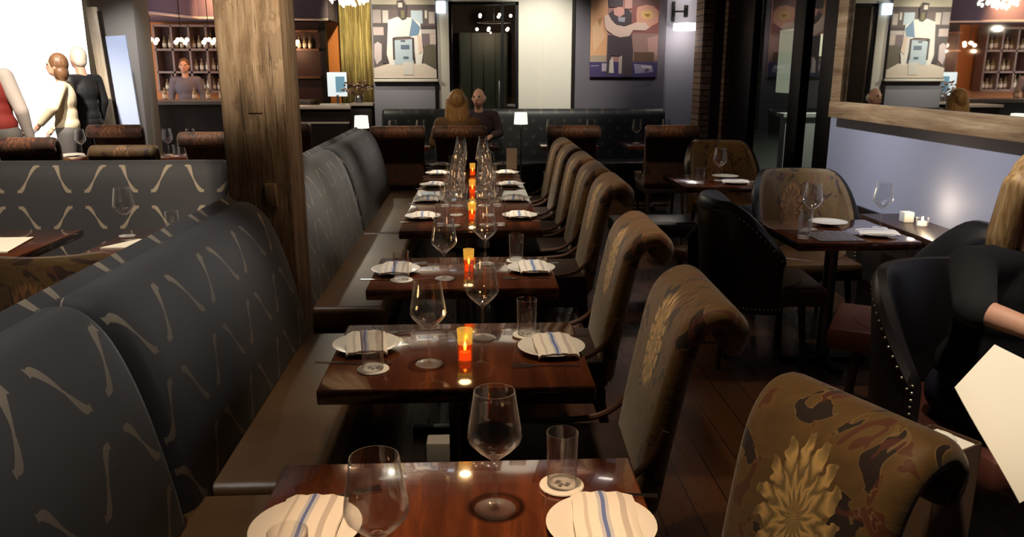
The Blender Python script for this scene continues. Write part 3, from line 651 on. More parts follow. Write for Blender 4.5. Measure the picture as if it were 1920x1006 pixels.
# tables on the right
table('square_table', 'dark table beside the mirror wall set with plates and glasses', 1.66, 2.30, 3.88, 4.50)
table('square_table', 'dark table before the glass doors with a wine glass and plates', 1.60, 2.22, 5.86, 6.6)
def gset(items):
    for proto, x, y, lab, z in items: place(proto, (x, y, z), rj(1), lab)
R1, R2 = 'the table by the mirror wall', 'the table before the glass doors'
gset([(WG, 1.86, 4.22, 'wine glass at the left of '+R1, .751), (WG, 2.26, 4.24, 'wine glass at the right of '+R1, .751), (TU, 1.73, 3.99, 'nearest tumbler on '+R1, .751), (TU, 1.80, 4.14, 'tumbler behind the nearest one on '+R1, .751),
      (PL, 2.02, 4.36, 'white plate at the back of '+R1, .751), (PL, 2.14, 4.04, 'white plate at the near right of '+R1, .751),
      (WG, 1.95, 6.2, 'wine glass on '+R2, .751), (PL, 2.05, 6.36, 'white plate at the back of '+R2, .751), (PL, 2.02, 6.02, 'white plate at the front of '+R2, .751), (TU, 1.76, 6.05, 'tumbler at the left of '+R2, .751)])
for x, y, l in ((2.14, 4.04, 'folded napkin on the near right plate by the mirror wall'), (2.02, 6.02, 'folded napkin on the front plate of the table before the glass doors')): place(NA, (x, y, .7505), 1.4, l)
q = MB(); q.box((-.12, -.12, 0), (.12, .12, .004), P('patterned_mat', (.10, .09, .10), .4)); 
for i in range(7):
    for j in range(7): q.box((-.105+i*.033, -.105+j*.033, .004), (-.09+i*.033, -.09+j*.033, .0045), M_silver)
o = q.build('place_mat'); o.location = (1.90, 4.02, .7505); tag(o, 'dark patterned mat at the near left of the table by the mirror wall', 'mat')
# wall ledge with candles at the mirror wall
q = MB(); q.box((2.42, 1.3, .0), (2.68, 4.75, .70), M_dark, .005); q.box((2.40, 1.28, .70), (2.68, 4.77, .735), M_tableedge, .004); tag(q.build('wall_ledge'), 'low dark wooden ledge running along the blue-grey mirror wall', 'ledge')
t = thing('tea_light', 'small lit tea light in a glass on the ledge at the blue-grey wall', 'candle', (2.56, 4.35, .735))
q = MB(); q.lathe([(0, 0), (.03, 0), (.034, .05), (.031, .05), (.027, .006), (0, .006)], m=M_stem, n=20); q.build('glass_cup', parent=t)
q = MB(); q.lathe([(0, .008), (.024, .008), (.024, .03), (0, .03)], m=E('wax_light', (1, .75, .5), 1.2), n=14); q.build('wax', parent=t)
q = MB(); q.ball((0, 0, .045), (.006, .006, .014), E('candle_flame', (1, .72, .25), 12), 8); q.build('flame', parent=t); point(2.56, 4.35, .86, 1.3, (1, .8, .55), .02)
q = MB(); q.box((-.03, -.03, 0), (.03, .03, .06), P('white_card', (.80, .77, .68), .8), .004); o = q.build('sugar_box'); o.location = (2.55, 4.50, .735); tag(o, 'small white box beside the tea light on the ledge', 'box')

# ------------------------------------------------------------------ paintings
def painting(name, label, x0, x1, z0, z1, y, bg, patches, src):
    """patches: (colour, [(px,py)...]) in a source frame src=(x0,y0,x1,y1) mapped on the canvas"""
    t = thing(name, label, 'painting', ((x0+x1)/2, y, z0)); w, h = x1-x0, z1-z0
    q = MB(); q.box((-w/2, -.035, 0), (w/2, -.005, h), P(name+'_ground', bg, .55)); 
    for i, (c, pts) in enumerate(patches):
        m = P('paint_%02d%02d%02d' % tuple(int(v*99) for v in c), c, .55)
        pp = [(min(w/2, max(-w/2, -w/2+(a-src[0])/(src[2]-src[0])*w)), min(h, max(0, h-(b-src[1])/(src[3]-src[1])*h))) for a, b in pts]
        q.poly(pp, (-.035-.0006*(i+1), -.035), m, 'y')
    q.build('canvas', parent=t); return t
def R(a, b, c, d): return [(a, b), (c, b), (c, d), (a, d)]
wt, bk, bl, dk, lb = (.62, .60, .52), (.06, .045, .05), (.14, .24, .38), (.10, .08, .08), (.42, .52, .60)
painting('chef_painting', 'tall pale painting of a figure in a white and blue apron at a table', -1.281, -.46, 1.475, 2.95, 11, (.15, .12, .11), [
    ((.52, .48, .38), R(80, -240, 630, 95)), ((.13, .10, .10), R(85, 95, 632, 600)), (dk, R(80, 100, 630, 135)), ((.35, .3, .3), R(90, 135, 160, 235)), ((.50, .48, .44), R(175, 140, 225, 235)), (lb, R(420, 140, 520, 240)), (dk, R(520, 135, 560, 260)),
    (wt, R(540, 140, 560, 200)), ((.5, .45, .42), R(575, 150, 625, 240)), (bk, R(80, 240, 215, 265)), (bk, R(450, 258, 632, 285)), ((.45, .36, .36), R(90, 268, 180, 330)), (bk, R(180, 262, 225, 345)),
    ((.45, .42, .40), R(500, 285, 632, 320)), ((.16, .12, .14), R(500, 318, 632, 420)), ((.50, .42, .38), R(580, 320, 632, 400)), (bk, R(90, 330, 215, 400)), ((.5, .42, .44), [(95, 400), (125, 380), (160, 400), (155, 520), (110, 560), (90, 500)]),
    ((.11, .10, .07), [(520, 430), (560, 400), (632, 410), (632, 590), (540, 560)]), (bk, R(160, 400, 250, 550)), ((.66, .58, .50), [(85, 585), (220, 550), (530, 550), (632, 600), (632, 665), (85, 665)]),
    ((.72, .71, .68), [(222, 215), (300, 190), (420, 195), (500, 240), (520, 460), (500, 560), (455, 560), (430, 350), (400, 340), (270, 345), (265, 560), (225, 560), (200, 480)]),
    (bl, [(430, 200), (500, 270), (480, 330), (400, 340)]), (lb, [(270, 370), (425, 360), (435, 560), (265, 560)]), ((.07, .09, .13), R(325, 368, 365, 382)), ((.10, .14, .22), R(325, 405, 400, 440)), ((.08, .12, .16), R(345, 495, 390, 515)),
    (bk, R(255, 350, 272, 520)), (bk, R(425, 350, 442, 520)), ((.66, .52, .44), [(470, 330), (500, 330), (520, 450), (480, 480)]), ((.62, .60, .56), R(340, 540, 430, 640)),
    (bk, [(300, 70), (355, 62), (385, 110), (380, 205), (345, 215), (315, 190)]), ((.6, .55, .48), R(312, 82, 350, 118)), ((.16, .15, .07), R(335, 140, 365, 200))], (85, -232, 632, 672))
q = MB(); q.box((-1.29, 10.93, 1.44), (-.44, 11.0, 1.475), M_white, .004); struct(q.build('trim_4'))
og, pk, vb = (.62, .34, .17), (.34, .16, .13), (.055, .04, .13)
painting('waiter_painting', 'painting of a figure in dark waistcoat and white shirt on orange and mauve', 1.582, 2.489, 1.494, 2.75, 11, (.36, .20, .17), [
    (og, R(200, -260, 380, 640)), ((.66, .42, .24), [(215, 300), (300, 200), (360, 420), (240, 600)]), ((.40, .22, .10), [(270, 220), (330, 180), (300, 300)]), ((.22, .12, .10), R(560, -260, 940, 60)),
    ((.26, .10, .09), R(640, 60, 940, 400)), ((.60, .32, .22), [(700, 70), (800, 40), (880, 60), (935, 120), (930, 250), (860, 290), (800, 350), (700, 280), (690, 150)]), ((.62, .42, .16), [(740, 120), (850, 100), (880, 180), (830, 215), (750, 200)]),
    ((.30, .14, .02), [(770, 150), (840, 150), (820, 190)]), ((.30, .19, .16), R(660, 380, 940, 700)), ((.46, .28, .24), [(820, 430), (935, 400), (935, 640), (840, 600)]), ((.12, .07, .04), R(680, 600, 900, 720)),
    ((.38, .30, .22), R(200, 640, 380, 720)), (vb, R(200, 718, 940, 900)), ((.30, .28, .38), R(210, 760, 300, 770)), ((.40, .34, .40), R(330, 735, 385, 830)), ((.26, .25, .34), [(680, 740), (880, 760), (900, 840), (700, 860)]), ((.50, .44, .48), [(760, 760), (880, 765), (880, 800), (770, 790)]), ((.09, .07, .16), [(810, 800), (850, 800), (850, 835), (800, 840)]),
    (bk, [(390, 400), (645, 395), (670, 600), (660, 890), (560, 890), (545, 650), (430, 640), (400, 890), (380, 890)]), ((.55, .52, .45), [(415, 700), (450, 660), (465, 850), (410, 850)]), ((.42, .38, .30), [(515, 660), (550, 640), (550, 860), (515, 860)]),
    ((.64, .50, .40), [(340, 180), (400, 150), (450, 260), (560, 300), (690, 250), (790, 250), (840, 310), (790, 345), (660, 340), (620, 410), (520, 425), (450, 400), (360, 330)]),
    (bk, [(385, 150), (450, 100), (600, 95), (640, 150), (640, 260), (560, 295), (480, 280), (420, 220)]), ((.32, .34, .38), [(490, 190), (570, 190), (565, 245), (500, 240)]), ((.58, .32, .26), [(440, 90), (500, 65), (555, 90), (560, 150), (510, 190), (450, 160)]), (bk, [(380, -30), (540, -30), (540, 50), (480, 75), (390, 70)]), ((.55, .32, .26), R(560, -40, 640, 90))], (200, -260, 940, 905))
# small pale wall light by the door
q = MB(); q.box((-.45, 10.94, 2.31), (-.325, 11.0, 2.46), E('pale_lamp_box', (.75, .85, 1), 1.1), .008); tag(q.build('wall_lamp_box'), 'small glowing bluish box light left of the glass door top', 'lamp')
# sconce
t = thing('wall_sconce', 'two-shade glowing sconce with black bracket on the blue wall', 'lamp', (2.84, 11.15, 2.2))
q = MB(); q.box((-.14, -.03, .02), (-.10, 0, .28), M_blackmetal, .005); q.tube([(-.12, -.02, .15), (.02, -.10, .15)], .012, M_blackmetal, 8); q.box((.0, -.13, .07), (.05, -.07, .23), M_blackmetal, .01); q.build('bracket', parent=t)
for z in (-.10, .33):
    q = MB(); q.lathe([(.05, 0), (.17, .0), (.175, .02), (.17, .09), (.05, .10)], (.02, -.19, z), E('frosted_shade_glow', (1, .90, .80), 2.5), 24); q.build('glass_shade', parent=t)
point(2.8, 10.8, 2.0, 4, (1, .88, .8), .02)
# ------------------------------------------------------------------ back tables
BT = 'back tables'
for x, l in ((-.80, 'small back table left of the blonde diner'), (-.02, 'small back table between the two seated diners'), (1.12, 'small back table under the purple wall, left one'), (2.12, 'small back table under the purple wall, nearest the sconce')):
    table('back_table', l, x-.33, x+.33, 9.15, 9.80, group=BT)
for x, y, l in ((-.92, 9.5, 'wine glass on the leftmost back table, left one'), (-.60, 9.5, 'wine glass on the leftmost back table, right one'), (.93, 9.5, 'wine glass at the left of the back table below the figure painting'), (1.40, 9.5, 'wine glass at the right of the back table below the figure painting'), (1.95, 9.5, 'wine glass on the back table near the sconce, left one'), (2.30, 9.5, 'wine glass on the back table near the sconce, right one')):
    place(WG, (x, y, .751), 0, l, None, (1.2, 1.2, 1.1))
for x, l in ((.60, 'small white shade lamp glowing by the dark banquette, right of the seated man'), (-1.25, 'small white shade lamp at the left end of the dark banquette')):
    t = thing('table_lamp', l, 'lamp', (x, 9.9 if x > 0 else 9.3, .75 if x < 0 else 0)); zz = 0 if x < 0 else .75
    q = MB(); q.lathe([(0, 0), (.07, 0), (.07, .012), (.012, .02), (.008, .20+zz), (0, .20+zz)], m=M_steel, n=16); q.build('lamp_stand', parent=t)
    q = MB(); q.lathe([(.05, .20+zz), (.085, .20+zz), (.075, .34+zz), (.05, .34+zz)], m=E('lamp_shade_glow', (1, .95, .8), .9), n=20); q.build('lamp_shade', parent=t)
table('side_table', 'small dark side table at the left end of the dark banquette', -1.42, -1.18, 9.18, 9.42)
# ------------------------------------------------------------------ private room chandelier, seen through the glass door
t = thing('ring_chandelier', 'ring chandelier of small bulbs hanging in the room behind the glass door', 'chandelier', (.35, 12.9, 2.3))
q = MB(); q.tube([(0, 0, .9), (0, 0, 0)], .008, M_steel, 6); q.tube([(.26*math.cos(a*PI/10), .26*math.sin(a*PI/10), 0) for a in range(21)], .006, M_steel, 6); q.build('frame', parent=t)
for k in range(10):
    a = 2*PI*k/10; q = MB(); q.ball((.26*math.cos(a), .26*math.sin(a), .10*(-1)**k), .026, E('small_bulb', (1, .85, .65), 5), 10); q.build('bulb', parent=t)
point(.3, 12.9, 2.15, 12, WARM, .015)
table('inner_dining_table', 'set dining table in the room behind the glass door', -.2, .65, 12.0, 12.8)
for k in range(4): place(WG, (-.05+.2*k, 12.3, .751), 0, '%s wine glass on the table behind the glass door' % ['leftmost', 'second', 'third', 'rightmost'][k])
# ------------------------------------------------------------------ left: window, pillar, bar
q = MB(); q.box((-9.2, 12.2, 0), (-5.47, 12.25, 3.2), E('bright_window_light', (1, .985, .96), 2.6)); w_ = struct(q.build('window_1'))
q = MB(); q.box((-5.47, 12.1, 0), (-5.40, 12.3, 3.2), M_cream); q.build('window_frame', parent=w_)
sbox('wall_back_left', (-5.40, 12.2, 0), (-4.85, 12.3, 3.2), P('dim_taupe_paint', (.20, .16, .13), .7))
q = MB(); q.box((-4.87, 11.0, 0), (-4.33, 11.5, 3.2), P('whitewashed_brick', (.42, .38, .33), .8), .01); tag(q.build('pillar'), 'pale whitewashed pillar to the left of the bar', 'pillar')
t = thing('leaning_panel', 'tall leaning framed panel, pale blue reflected light painted on, before the pale pillar', 'board', (-4.35, 10.5, 0))
q = MB(); q.box((-.22, -.03, 0), (-.10, .03, 2.35), wood('light_oak', (.25, .18, .11), (.42, .33, .22), (.55, .46, .33), 'Z', .6), .006); q.build('wood_stile', parent=t)
q = MB(); q.box((-.10, -.01, .0), (-.055, .03, 2.3), M_dark); q.build('dark_edge', parent=t)
q = MB(); q.box((-.055, 0, 0), (.19, .03, 2.0), P('painted_blue_reflection', (.50, .58, .78), .5)); q.build('painted_reflection', parent=t); t.rotation_euler = (0, math.radians(-3), 0)  # blue surface colour stands in for reflected cool light
# bar back wall and soffit
sbox('wall_bar', (-9, 15, 0), (1.6, 15.1, 3.2), M_orange)
q = MB(); q.poly([(-4.78, 11.52), (-4.36, 13.6), (-2.35, 13.9), (-2.35, 14.9), (-6.2, 14.9), (-6.2, 12.32), (-4.85, 12.32)], (2.40, 3.19), P('purple_soffit_paint', (.16, .12, .17), .7)); struct(q.build('ceiling_soffit'))
q = MB(); q.tube([(-4.77, 11.53, 2.395), (-4.35, 13.59, 2.395), (-2.35, 13.89, 2.395)], .022, P('pale_trim', (.62, .52, .50), .5), 6); struct(q.build('trim_5'))
M_shelf = P('pale_shelf_wood', (.24, .15, .12), .5); M_shelfback = P('dark_maroon_back', (.05, .018, .015), .6)
def shelving(name, label, x0, x1, zs, n, y=14.95, dd=.30):
    t = thing(name, label, 'shelf', ((x0+x1)/2, y, 0)); w = x1-x0
    q = MB(); q.box((-w/2, -.02, zs[0]), (w/2, .02, zs[-1]), M_shelfback); q.build('back_panel', parent=t)
    for z in zs: q = MB(); q.box((-w/2, -dd, z-.018), (w/2, -.02, z+.018), M_shelf); q.build('shelf_board', parent=t)
    for k in range(n+1): q = MB(); x = -w/2+w*k/n; q.box((x-.016, -dd, zs[0]), (x+.016, -.02, zs[-1]), M_shelf); q.build('divider', parent=t)
    return t
shelving('bar_shelving', 'lit cubbyhole bar shelving with bottles, left of the timber post', -5.48, -4.30, (1.22, 1.55, 1.93, 2.33), 4)
shelving('bar_shelving', 'dark cubbyhole shelving at the right end of the bar wall', -3.75, -2.75, (1.05, 1.45, 1.85, 2.25), 3)
def bottle():
    t = thing('bar_bottle', 'x', 'bottle'); q = MB(); q.lathe([(0, 0), (.034, 0), (.036, .01), (.036, .15), (.03, .18), (.012, .21), (.012, .27), (0, .27)], m=P('bottle_glass', (.30, .22, .12), .08, coat=1), n=12); q.build('glass_body', parent=t)
    q = MB(); q.lathe([(.0365, .04), (.0375, .04), (.0375, .12), (.0365, .12)], m=P('bottle_label', (.75, .66, .52), .7), n=12); q.build('paper_label', parent=t); return t
BO = bottle(); OR12 = ['first', 'second', 'third', 'fourth', 'fifth', 'sixth', 'seventh', 'eighth', 'ninth', 'tenth', 'eleventh', 'twelfth']
for z, xs, lab in ((1.24, [-5.38+.09*k for k in range(12)], 'lowest shelf'), (1.95, [-5.36+.1*k for k in range(10)], 'top lit shelf'), (1.57, [-4.85+.1*k for k in range(5)], 'middle shelf')):
    for k, x in enumerate(xs): place(BO, (x, 14.78, z), 0, '%s bottle from the left on the %s of the lit bar shelving' % (OR12[k], lab), 'bottles on the lit bar shelving', (1, 1, random.uniform(.7, 1.05)))
for k in range(8): place(BO, (-3.65+.12*k, 14.78, (1.07, 1.47)[k % 2]), 0, '%s bottle from the left on the dark right-hand shelving' % OR12[k], 'bottles on the dark shelving')
# counter
t = thing('bar_counter', 'long dark bar counter with a grey-brown top before the shelving', 'counter', (-3.95, 13.1, 0))
q = MB(); q.box((-1.25, -.32, 1.07), (1.45, .32, 1.13), P('bar_top', (.20, .17, .15), .35), .008); q.build('countertop', parent=t)
q = MB(); q.box((-1.22, -.22, 0), (1.42, .28, 1.07), M_dark); q.build('bar_front', parent=t)
q = MB(); q.tube([(-1.2, -.30, .22), (1.4, -.30, .22)], .02, M_steel, 8); q.build('foot_rail', parent=t)
for k in range(5): place(BO, (-5.05+.21*k+(.25 if k > 1 else 0), 13.15, 1.13), 0, '%s bottle standing on the bar counter' % ['leftmost', 'second', 'third', 'fourth', 'rightmost'][k])
# bulb-cluster pendants over the bar
for k, x in enumerate((-4.90, -4.45, -4.03, -3.45, -2.95)):
    y = 13.0 if k < 3 else 13.86
    t = thing('bar_pendant', ['leftmost warm glass-globe pendant over the bar', 'second warm glass-globe pendant over the bar', 'warm glass-globe pendant over the bar, half behind the timber post', 'warm glass-globe pendant behind the timber post, fourth from the left', 'warm globe pendant before the dark rack, just right of the timber post'][k], 'pendant lamp', (x, y, 2.02))
    q = MB(); q.tube([(0, 0, 1.17 if k < 3 else .38), (0, 0, .06)], .006, M_blackmetal, 6); q.build('cord', parent=t)
    for a in range(5):
        q = MB(); q.ball((.085*math.cos(a*1.26), .085*math.sin(a*1.26), .02*(-1)**a), .034, E('pendant_globe', (1, .66, .38), 3.5), 10); q.build('globe', parent=t)
    point(x, y-.15, 1.9, 5, (1, .6, .35), .02)
# service counter right of the post
t = thing('service_counter', 'dark service counter with a pale top right of the timber post', 'counter', (-2.08, 11.75, 0))
q = MB(); q.box((-.48, -.30, 1.06), (.42, .25, 1.10), P('pale_counter_top', (.45, .38, .33), .4), .004); q.build('countertop', parent=t)
q = MB(); q.box((-.46, -.25, 0), (.40, .23, 1.06), M_dark); q.build('cabinet_body', parent=t)
q = MB(); q.box((-.46, -.262, .86), (.36, -.25, .885), P('pale_counter_top', (.45, .38, .33), .4)); q.build('rail_strip', parent=t)
t = thing('tablet', 'glowing tablet screen in a white frame standing on the service counter', 'screen', (-1.93, 11.9, 1.10))
q = MB(); q.box((-.14, -.012, .12), (.14, .012, .46), E('white_screen_frame', (.75, .85, .9), .5), .01); q.build('screen_frame', parent=t)
q = MB(); q.box((-.02, -.016, .18), (.11, -.012, .40), E('blue_screen', (.13, .28, .38), .5)); q.build('screen', parent=t)
q = MB(); q.box((-.015, -.02, 0), (.015, .02, .14), M_steel); q.box((-.25, -.08, 0), (.25, .08, .02), M_white); q.build('stand', parent=t)
# dark wine rack behind
t = thing('wine_rack', 'tall dark wooden rack behind the service counter', 'rack', (-3.1, 14.2, 0))
q = MB(); q.box((-.30, -.1, 0), (.55, .1, 2.36), P('dark_red_wood', (.045, .016, .010), .5)); q.build('rack_body', parent=t)
for z in (1.45, 1.9, 2.2): q = MB(); q.box((-.30, -.2, z), (.55, -.1, z+.035), P('shelf_brown', (.14, .06, .03), .5)); q.build('rack_shelf', parent=t)
for k in range(6): place(BO, (-3.15+.09*k, 14.05, 1.935), 0, '%s bottle from the left on the dark rack behind the service counter' % OR12[k], 'bottles on the dark rack', (.9, .9, .7))
# drapery column
m = P('olive_gold_drapery', (.34, .26, .10), .8); B = NB(m); x, y, z = B.xyz(B.uv('Object')); B.col(B.ramp(B.noise(B.uv('Object', (9, 9, .8)), 2.2, 4), [(.35, (.12, .075, .02)), (.62, (.46, .38, .17))]))
q = MB(); pts = []
for k in range(41): pts.append((-2.28+.85*k/40, 14.55+.04*math.sin(k*1.25)))
pts += [(-1.43, 14.75), (-2.28, 14.75)]; q.poly(pts, (.0, 3.1), m); o = q.build('gold_curtain'); tag(o, 'olive-gold pleated curtain hanging left of the pale figure painting', 'curtain')
q = MB(); q.box((-2.55, 14.1, 0), (-2.45, 14.3, 2.9), M_dark); q.box((-1.46, 14.0, 1.30), (-2.36, 14.04, 1.34), M_dark); tag(q.build('dark_screen_frame'), 'dark upright frame in front of the gold curtain', 'frame')
# crystal chandelier
t = thing('crystal_chandelier', 'bright crystal chandelier at the top, right of the timber post', 'chandelier', (-1.45, 10.2, 2.42)); q = MB(); q.tube([(0, 0, .75), (0, 0, 0)], .01, M_steel, 8); q.lathe([(0, .1), (.26, .10), (.26, .12), (0, .14)], m=M_steel); q.build('frame', parent=t)
q = MB(); mg = E('crystal_glow', (1, .93, .74), 1.4)
for k in range(60):
    a = k*2.399; r = .26*math.sqrt((k+1)/60); q.ball((r*math.cos(a), r*math.sin(a), .07-.10*(1-r/.26)+rj(.05)-.03), (.018, .018, .03), mg, 6)
o = q.build('crystal_drops', parent=t); o['kind'] = 'stuff'; point(-1.45, 10.2, 2.1, 26, (1, .9, .7), .02)
# host stand with a bouquet
t = thing('host_stand', 'dark host stand between the service counter and the grey panel', 'stand', (-1.56, 11.4, 0))
q = MB(); q.box((-.09, -.2, 0), (.20, .2, 1.12), M_dark, .01); q.build('stand_body', parent=t)
q = MB(); q.box((-.10, -.24, 1.12), (.22, .24, 1.15), P('pale_counter_top', (.45, .38, .33), .4)); q.build('stand_top', parent=t)
t = thing('dried_bouquet', 'dried brown bouquet in a low vase on the host stand', 'bouquet', (-1.56, 11.4, 1.15)); q = MB(); q.lathe([(0, 0), (.05, 0), (.06, .07), (.04, .10), (0, .10)], m=M_steel, n=14); q.build('vase', parent=t)
q = MB(); m1, m2 = P('dried_leaf', (.16, .08, .05), .8), P('dried_bloom', (.50, .34, .26), .8)
for k in range(46):
    a = k*2.4; e = random.uniform(.2, 1.3); L_ = random.uniform(.10, .24); p = (L_*math.cos(a)*math.cos(e)*1.3, L_*math.sin(a)*math.cos(e), .10+L_*math.sin(e)); q.tube([(0, 0, .08), p], .002, m1, 4); q.ball(p, (.018, .018, .014), m2 if k % 3 == 0 else m1, 6)
o = q.build('dried_stems', parent=t); o['kind'] = 'stuff'
# ------------------------------------------------------------------ left dining area and booth tables
table('booth_table', 'dark booth table with white place mats left of the nearest banquette', -2.9, -2.12, 3.72, 4.42)
table('booth_table', 'dark booth table with glasses, half hidden by the nearest banquette', -1.85, -1.20, 3.72, 4.45)
q = MB(); q.poly([(-2.72, 3.86), (-2.20, 3.83), (-2.26, 4.18), (-2.72, 4.16)], (.751, .757), M_paper); tag(q.build('white_place_mat'), 'large white paper mat on the left booth table', 'mat')
q = MB(); q.poly([(-1.80, 3.90), (-1.28, 3.90), (-1.28, 4.10), (-1.70, 4.10)], (.751, .757), M_paper); tag(q.build('white_place_mat'), 'white paper mat below the wine glass on the right booth table', 'mat')
place(WG, (-1.80, 4.215, .751), 0, 'wine glass on the booth table in front of the trellis backrest'); place(TU, (-1.58, 4.27, .751), 0, 'tumbler right of the wine glass on the booth table')
BR = barrel_chair('round_back_chair', M_floral_gold, M_floral_gold, .95, 95, .29, M_floral_gold, False)
place(BR, (-1.56, 3.16, 0), PI, 'round-back chair with patterned rim at the booth table, behind the nearest banquette')
BE = barrel_chair('beige_chair', M_beige, M_beige, .93, 100, .28, M_beige, False)
place(BE, (-1.78, 2.45, 0), math.radians(150), 'beige upholstered chair cut off by the left edge')
CG = scroll_chair('gold_floral_chair', M_floral_gold, M_piping, .28, .97, M_floral_gold)
place(CG, (-2.93, 7.35, 0), -PI/2, 'gold floral chair with a flower on its back, behind the booth')
place(CF, (-3.72, 9.05, 0), -PI/2, 'russet chair behind the gold floral chair, by the leaning panel')
place(CF, (-2.42, 8.0, 0), -PI/2, 'russet chair just left of the timber post, behind the booth')
place(CF, (-3.80, 7.45, 0), -PI/2, 'russet chair behind the booth near the woman in cream')
place(CF, (-2.0, 9.2, 0), -PI/2, 'russet chair seen just right of the timber post')
place(CG, (-5.2, 8.2, 0), -PI/2, 'gold floral chair at the left edge beyond the booth')
table('dining_table_left', 'dark table with glasses in front of the bar, left of the timber post', -3.25, -2.6, 8.1, 8.75); table('dining_table_left', 'dark table with white napkins beside the woman in cream', -4.55, -3.85, 8.0, 8.7)
for x, y, l in ((-3.10, 8.4, 'left wine glass on the table before the bar'), (-2.85, 8.35, 'right wine glass on the table before the bar'), (-4.40, 8.35, 'wine glass beside the woman in cream'), (-3.75+.0, 8.3, 'wine glass at the table edge near the leaning panel')):
    place(WG, (min(x, -2.7) if x != -3.75 else -3.92, y, .751), 0, l, None, (1.1, 1.1, 1.05))
for x, y, l in ((-2.78, 8.25, 'white napkin on the table before the bar'), (-4.2, 8.2, 'white napkin on the table beside the woman in cream, left'), (-4.02, 8.3, 'white napkin on the table beside the woman in cream, right')): place(NA, (x, y, .748), rj(1), l)
place(TU, (-2.95, 8.2, .751), 0, 'tumbler at the front of the table before the bar')
place(BO, (-4.30, 8.45, .751), 0, 'dark bottle on the table beside the woman in cream')
# ------------------------------------------------------------------ people
M_skin = P('skin', (.56, .30, .20), .55); M_eye = P('eye_dark', (.03, .02, .02), .3); M_lip = P('lip_tone', (.42, .14, .11), .5)
def remesh(o, vox, it=4):
    m = o.modifiers.new('r', 'REMESH'); m.mode = 'VOXEL'; m.voxel_size = vox; m.use_smooth_shade = True
    m = o.modifiers.new('s', 'SMOOTH'); m.iterations = it; m.factor = .6
STAND = dict(pel=(0, 0, .95), che=(0, 0, 1.28), neck=(0, 0, 1.47), head=(0, .03, 1.62), sh=.185, el=((-.24, -.02, 1.16), (.24, -.02, 1.16)), ha=((-.25, .08, .90), (.25, .08, .90)), kn=((-.10, .02, .50), (.10, .02, .50)), an=((-.11, 0, .08), (.11, 0, .08)))
SIT = dict(pel=(0, 0, .56), che=(0, .03, .88), neck=(0, .04, 1.08), head=(0, .07, 1.22), sh=.18, el=((-.25, .06, .80), (.25, .06, .80)), ha=((-.14, .33, .78), (.14, .33, .78)), kn=((-.11, .42, .54), (.11, .42, .54)), an=((-.12, .44, .08), (.12, .44, .08)))
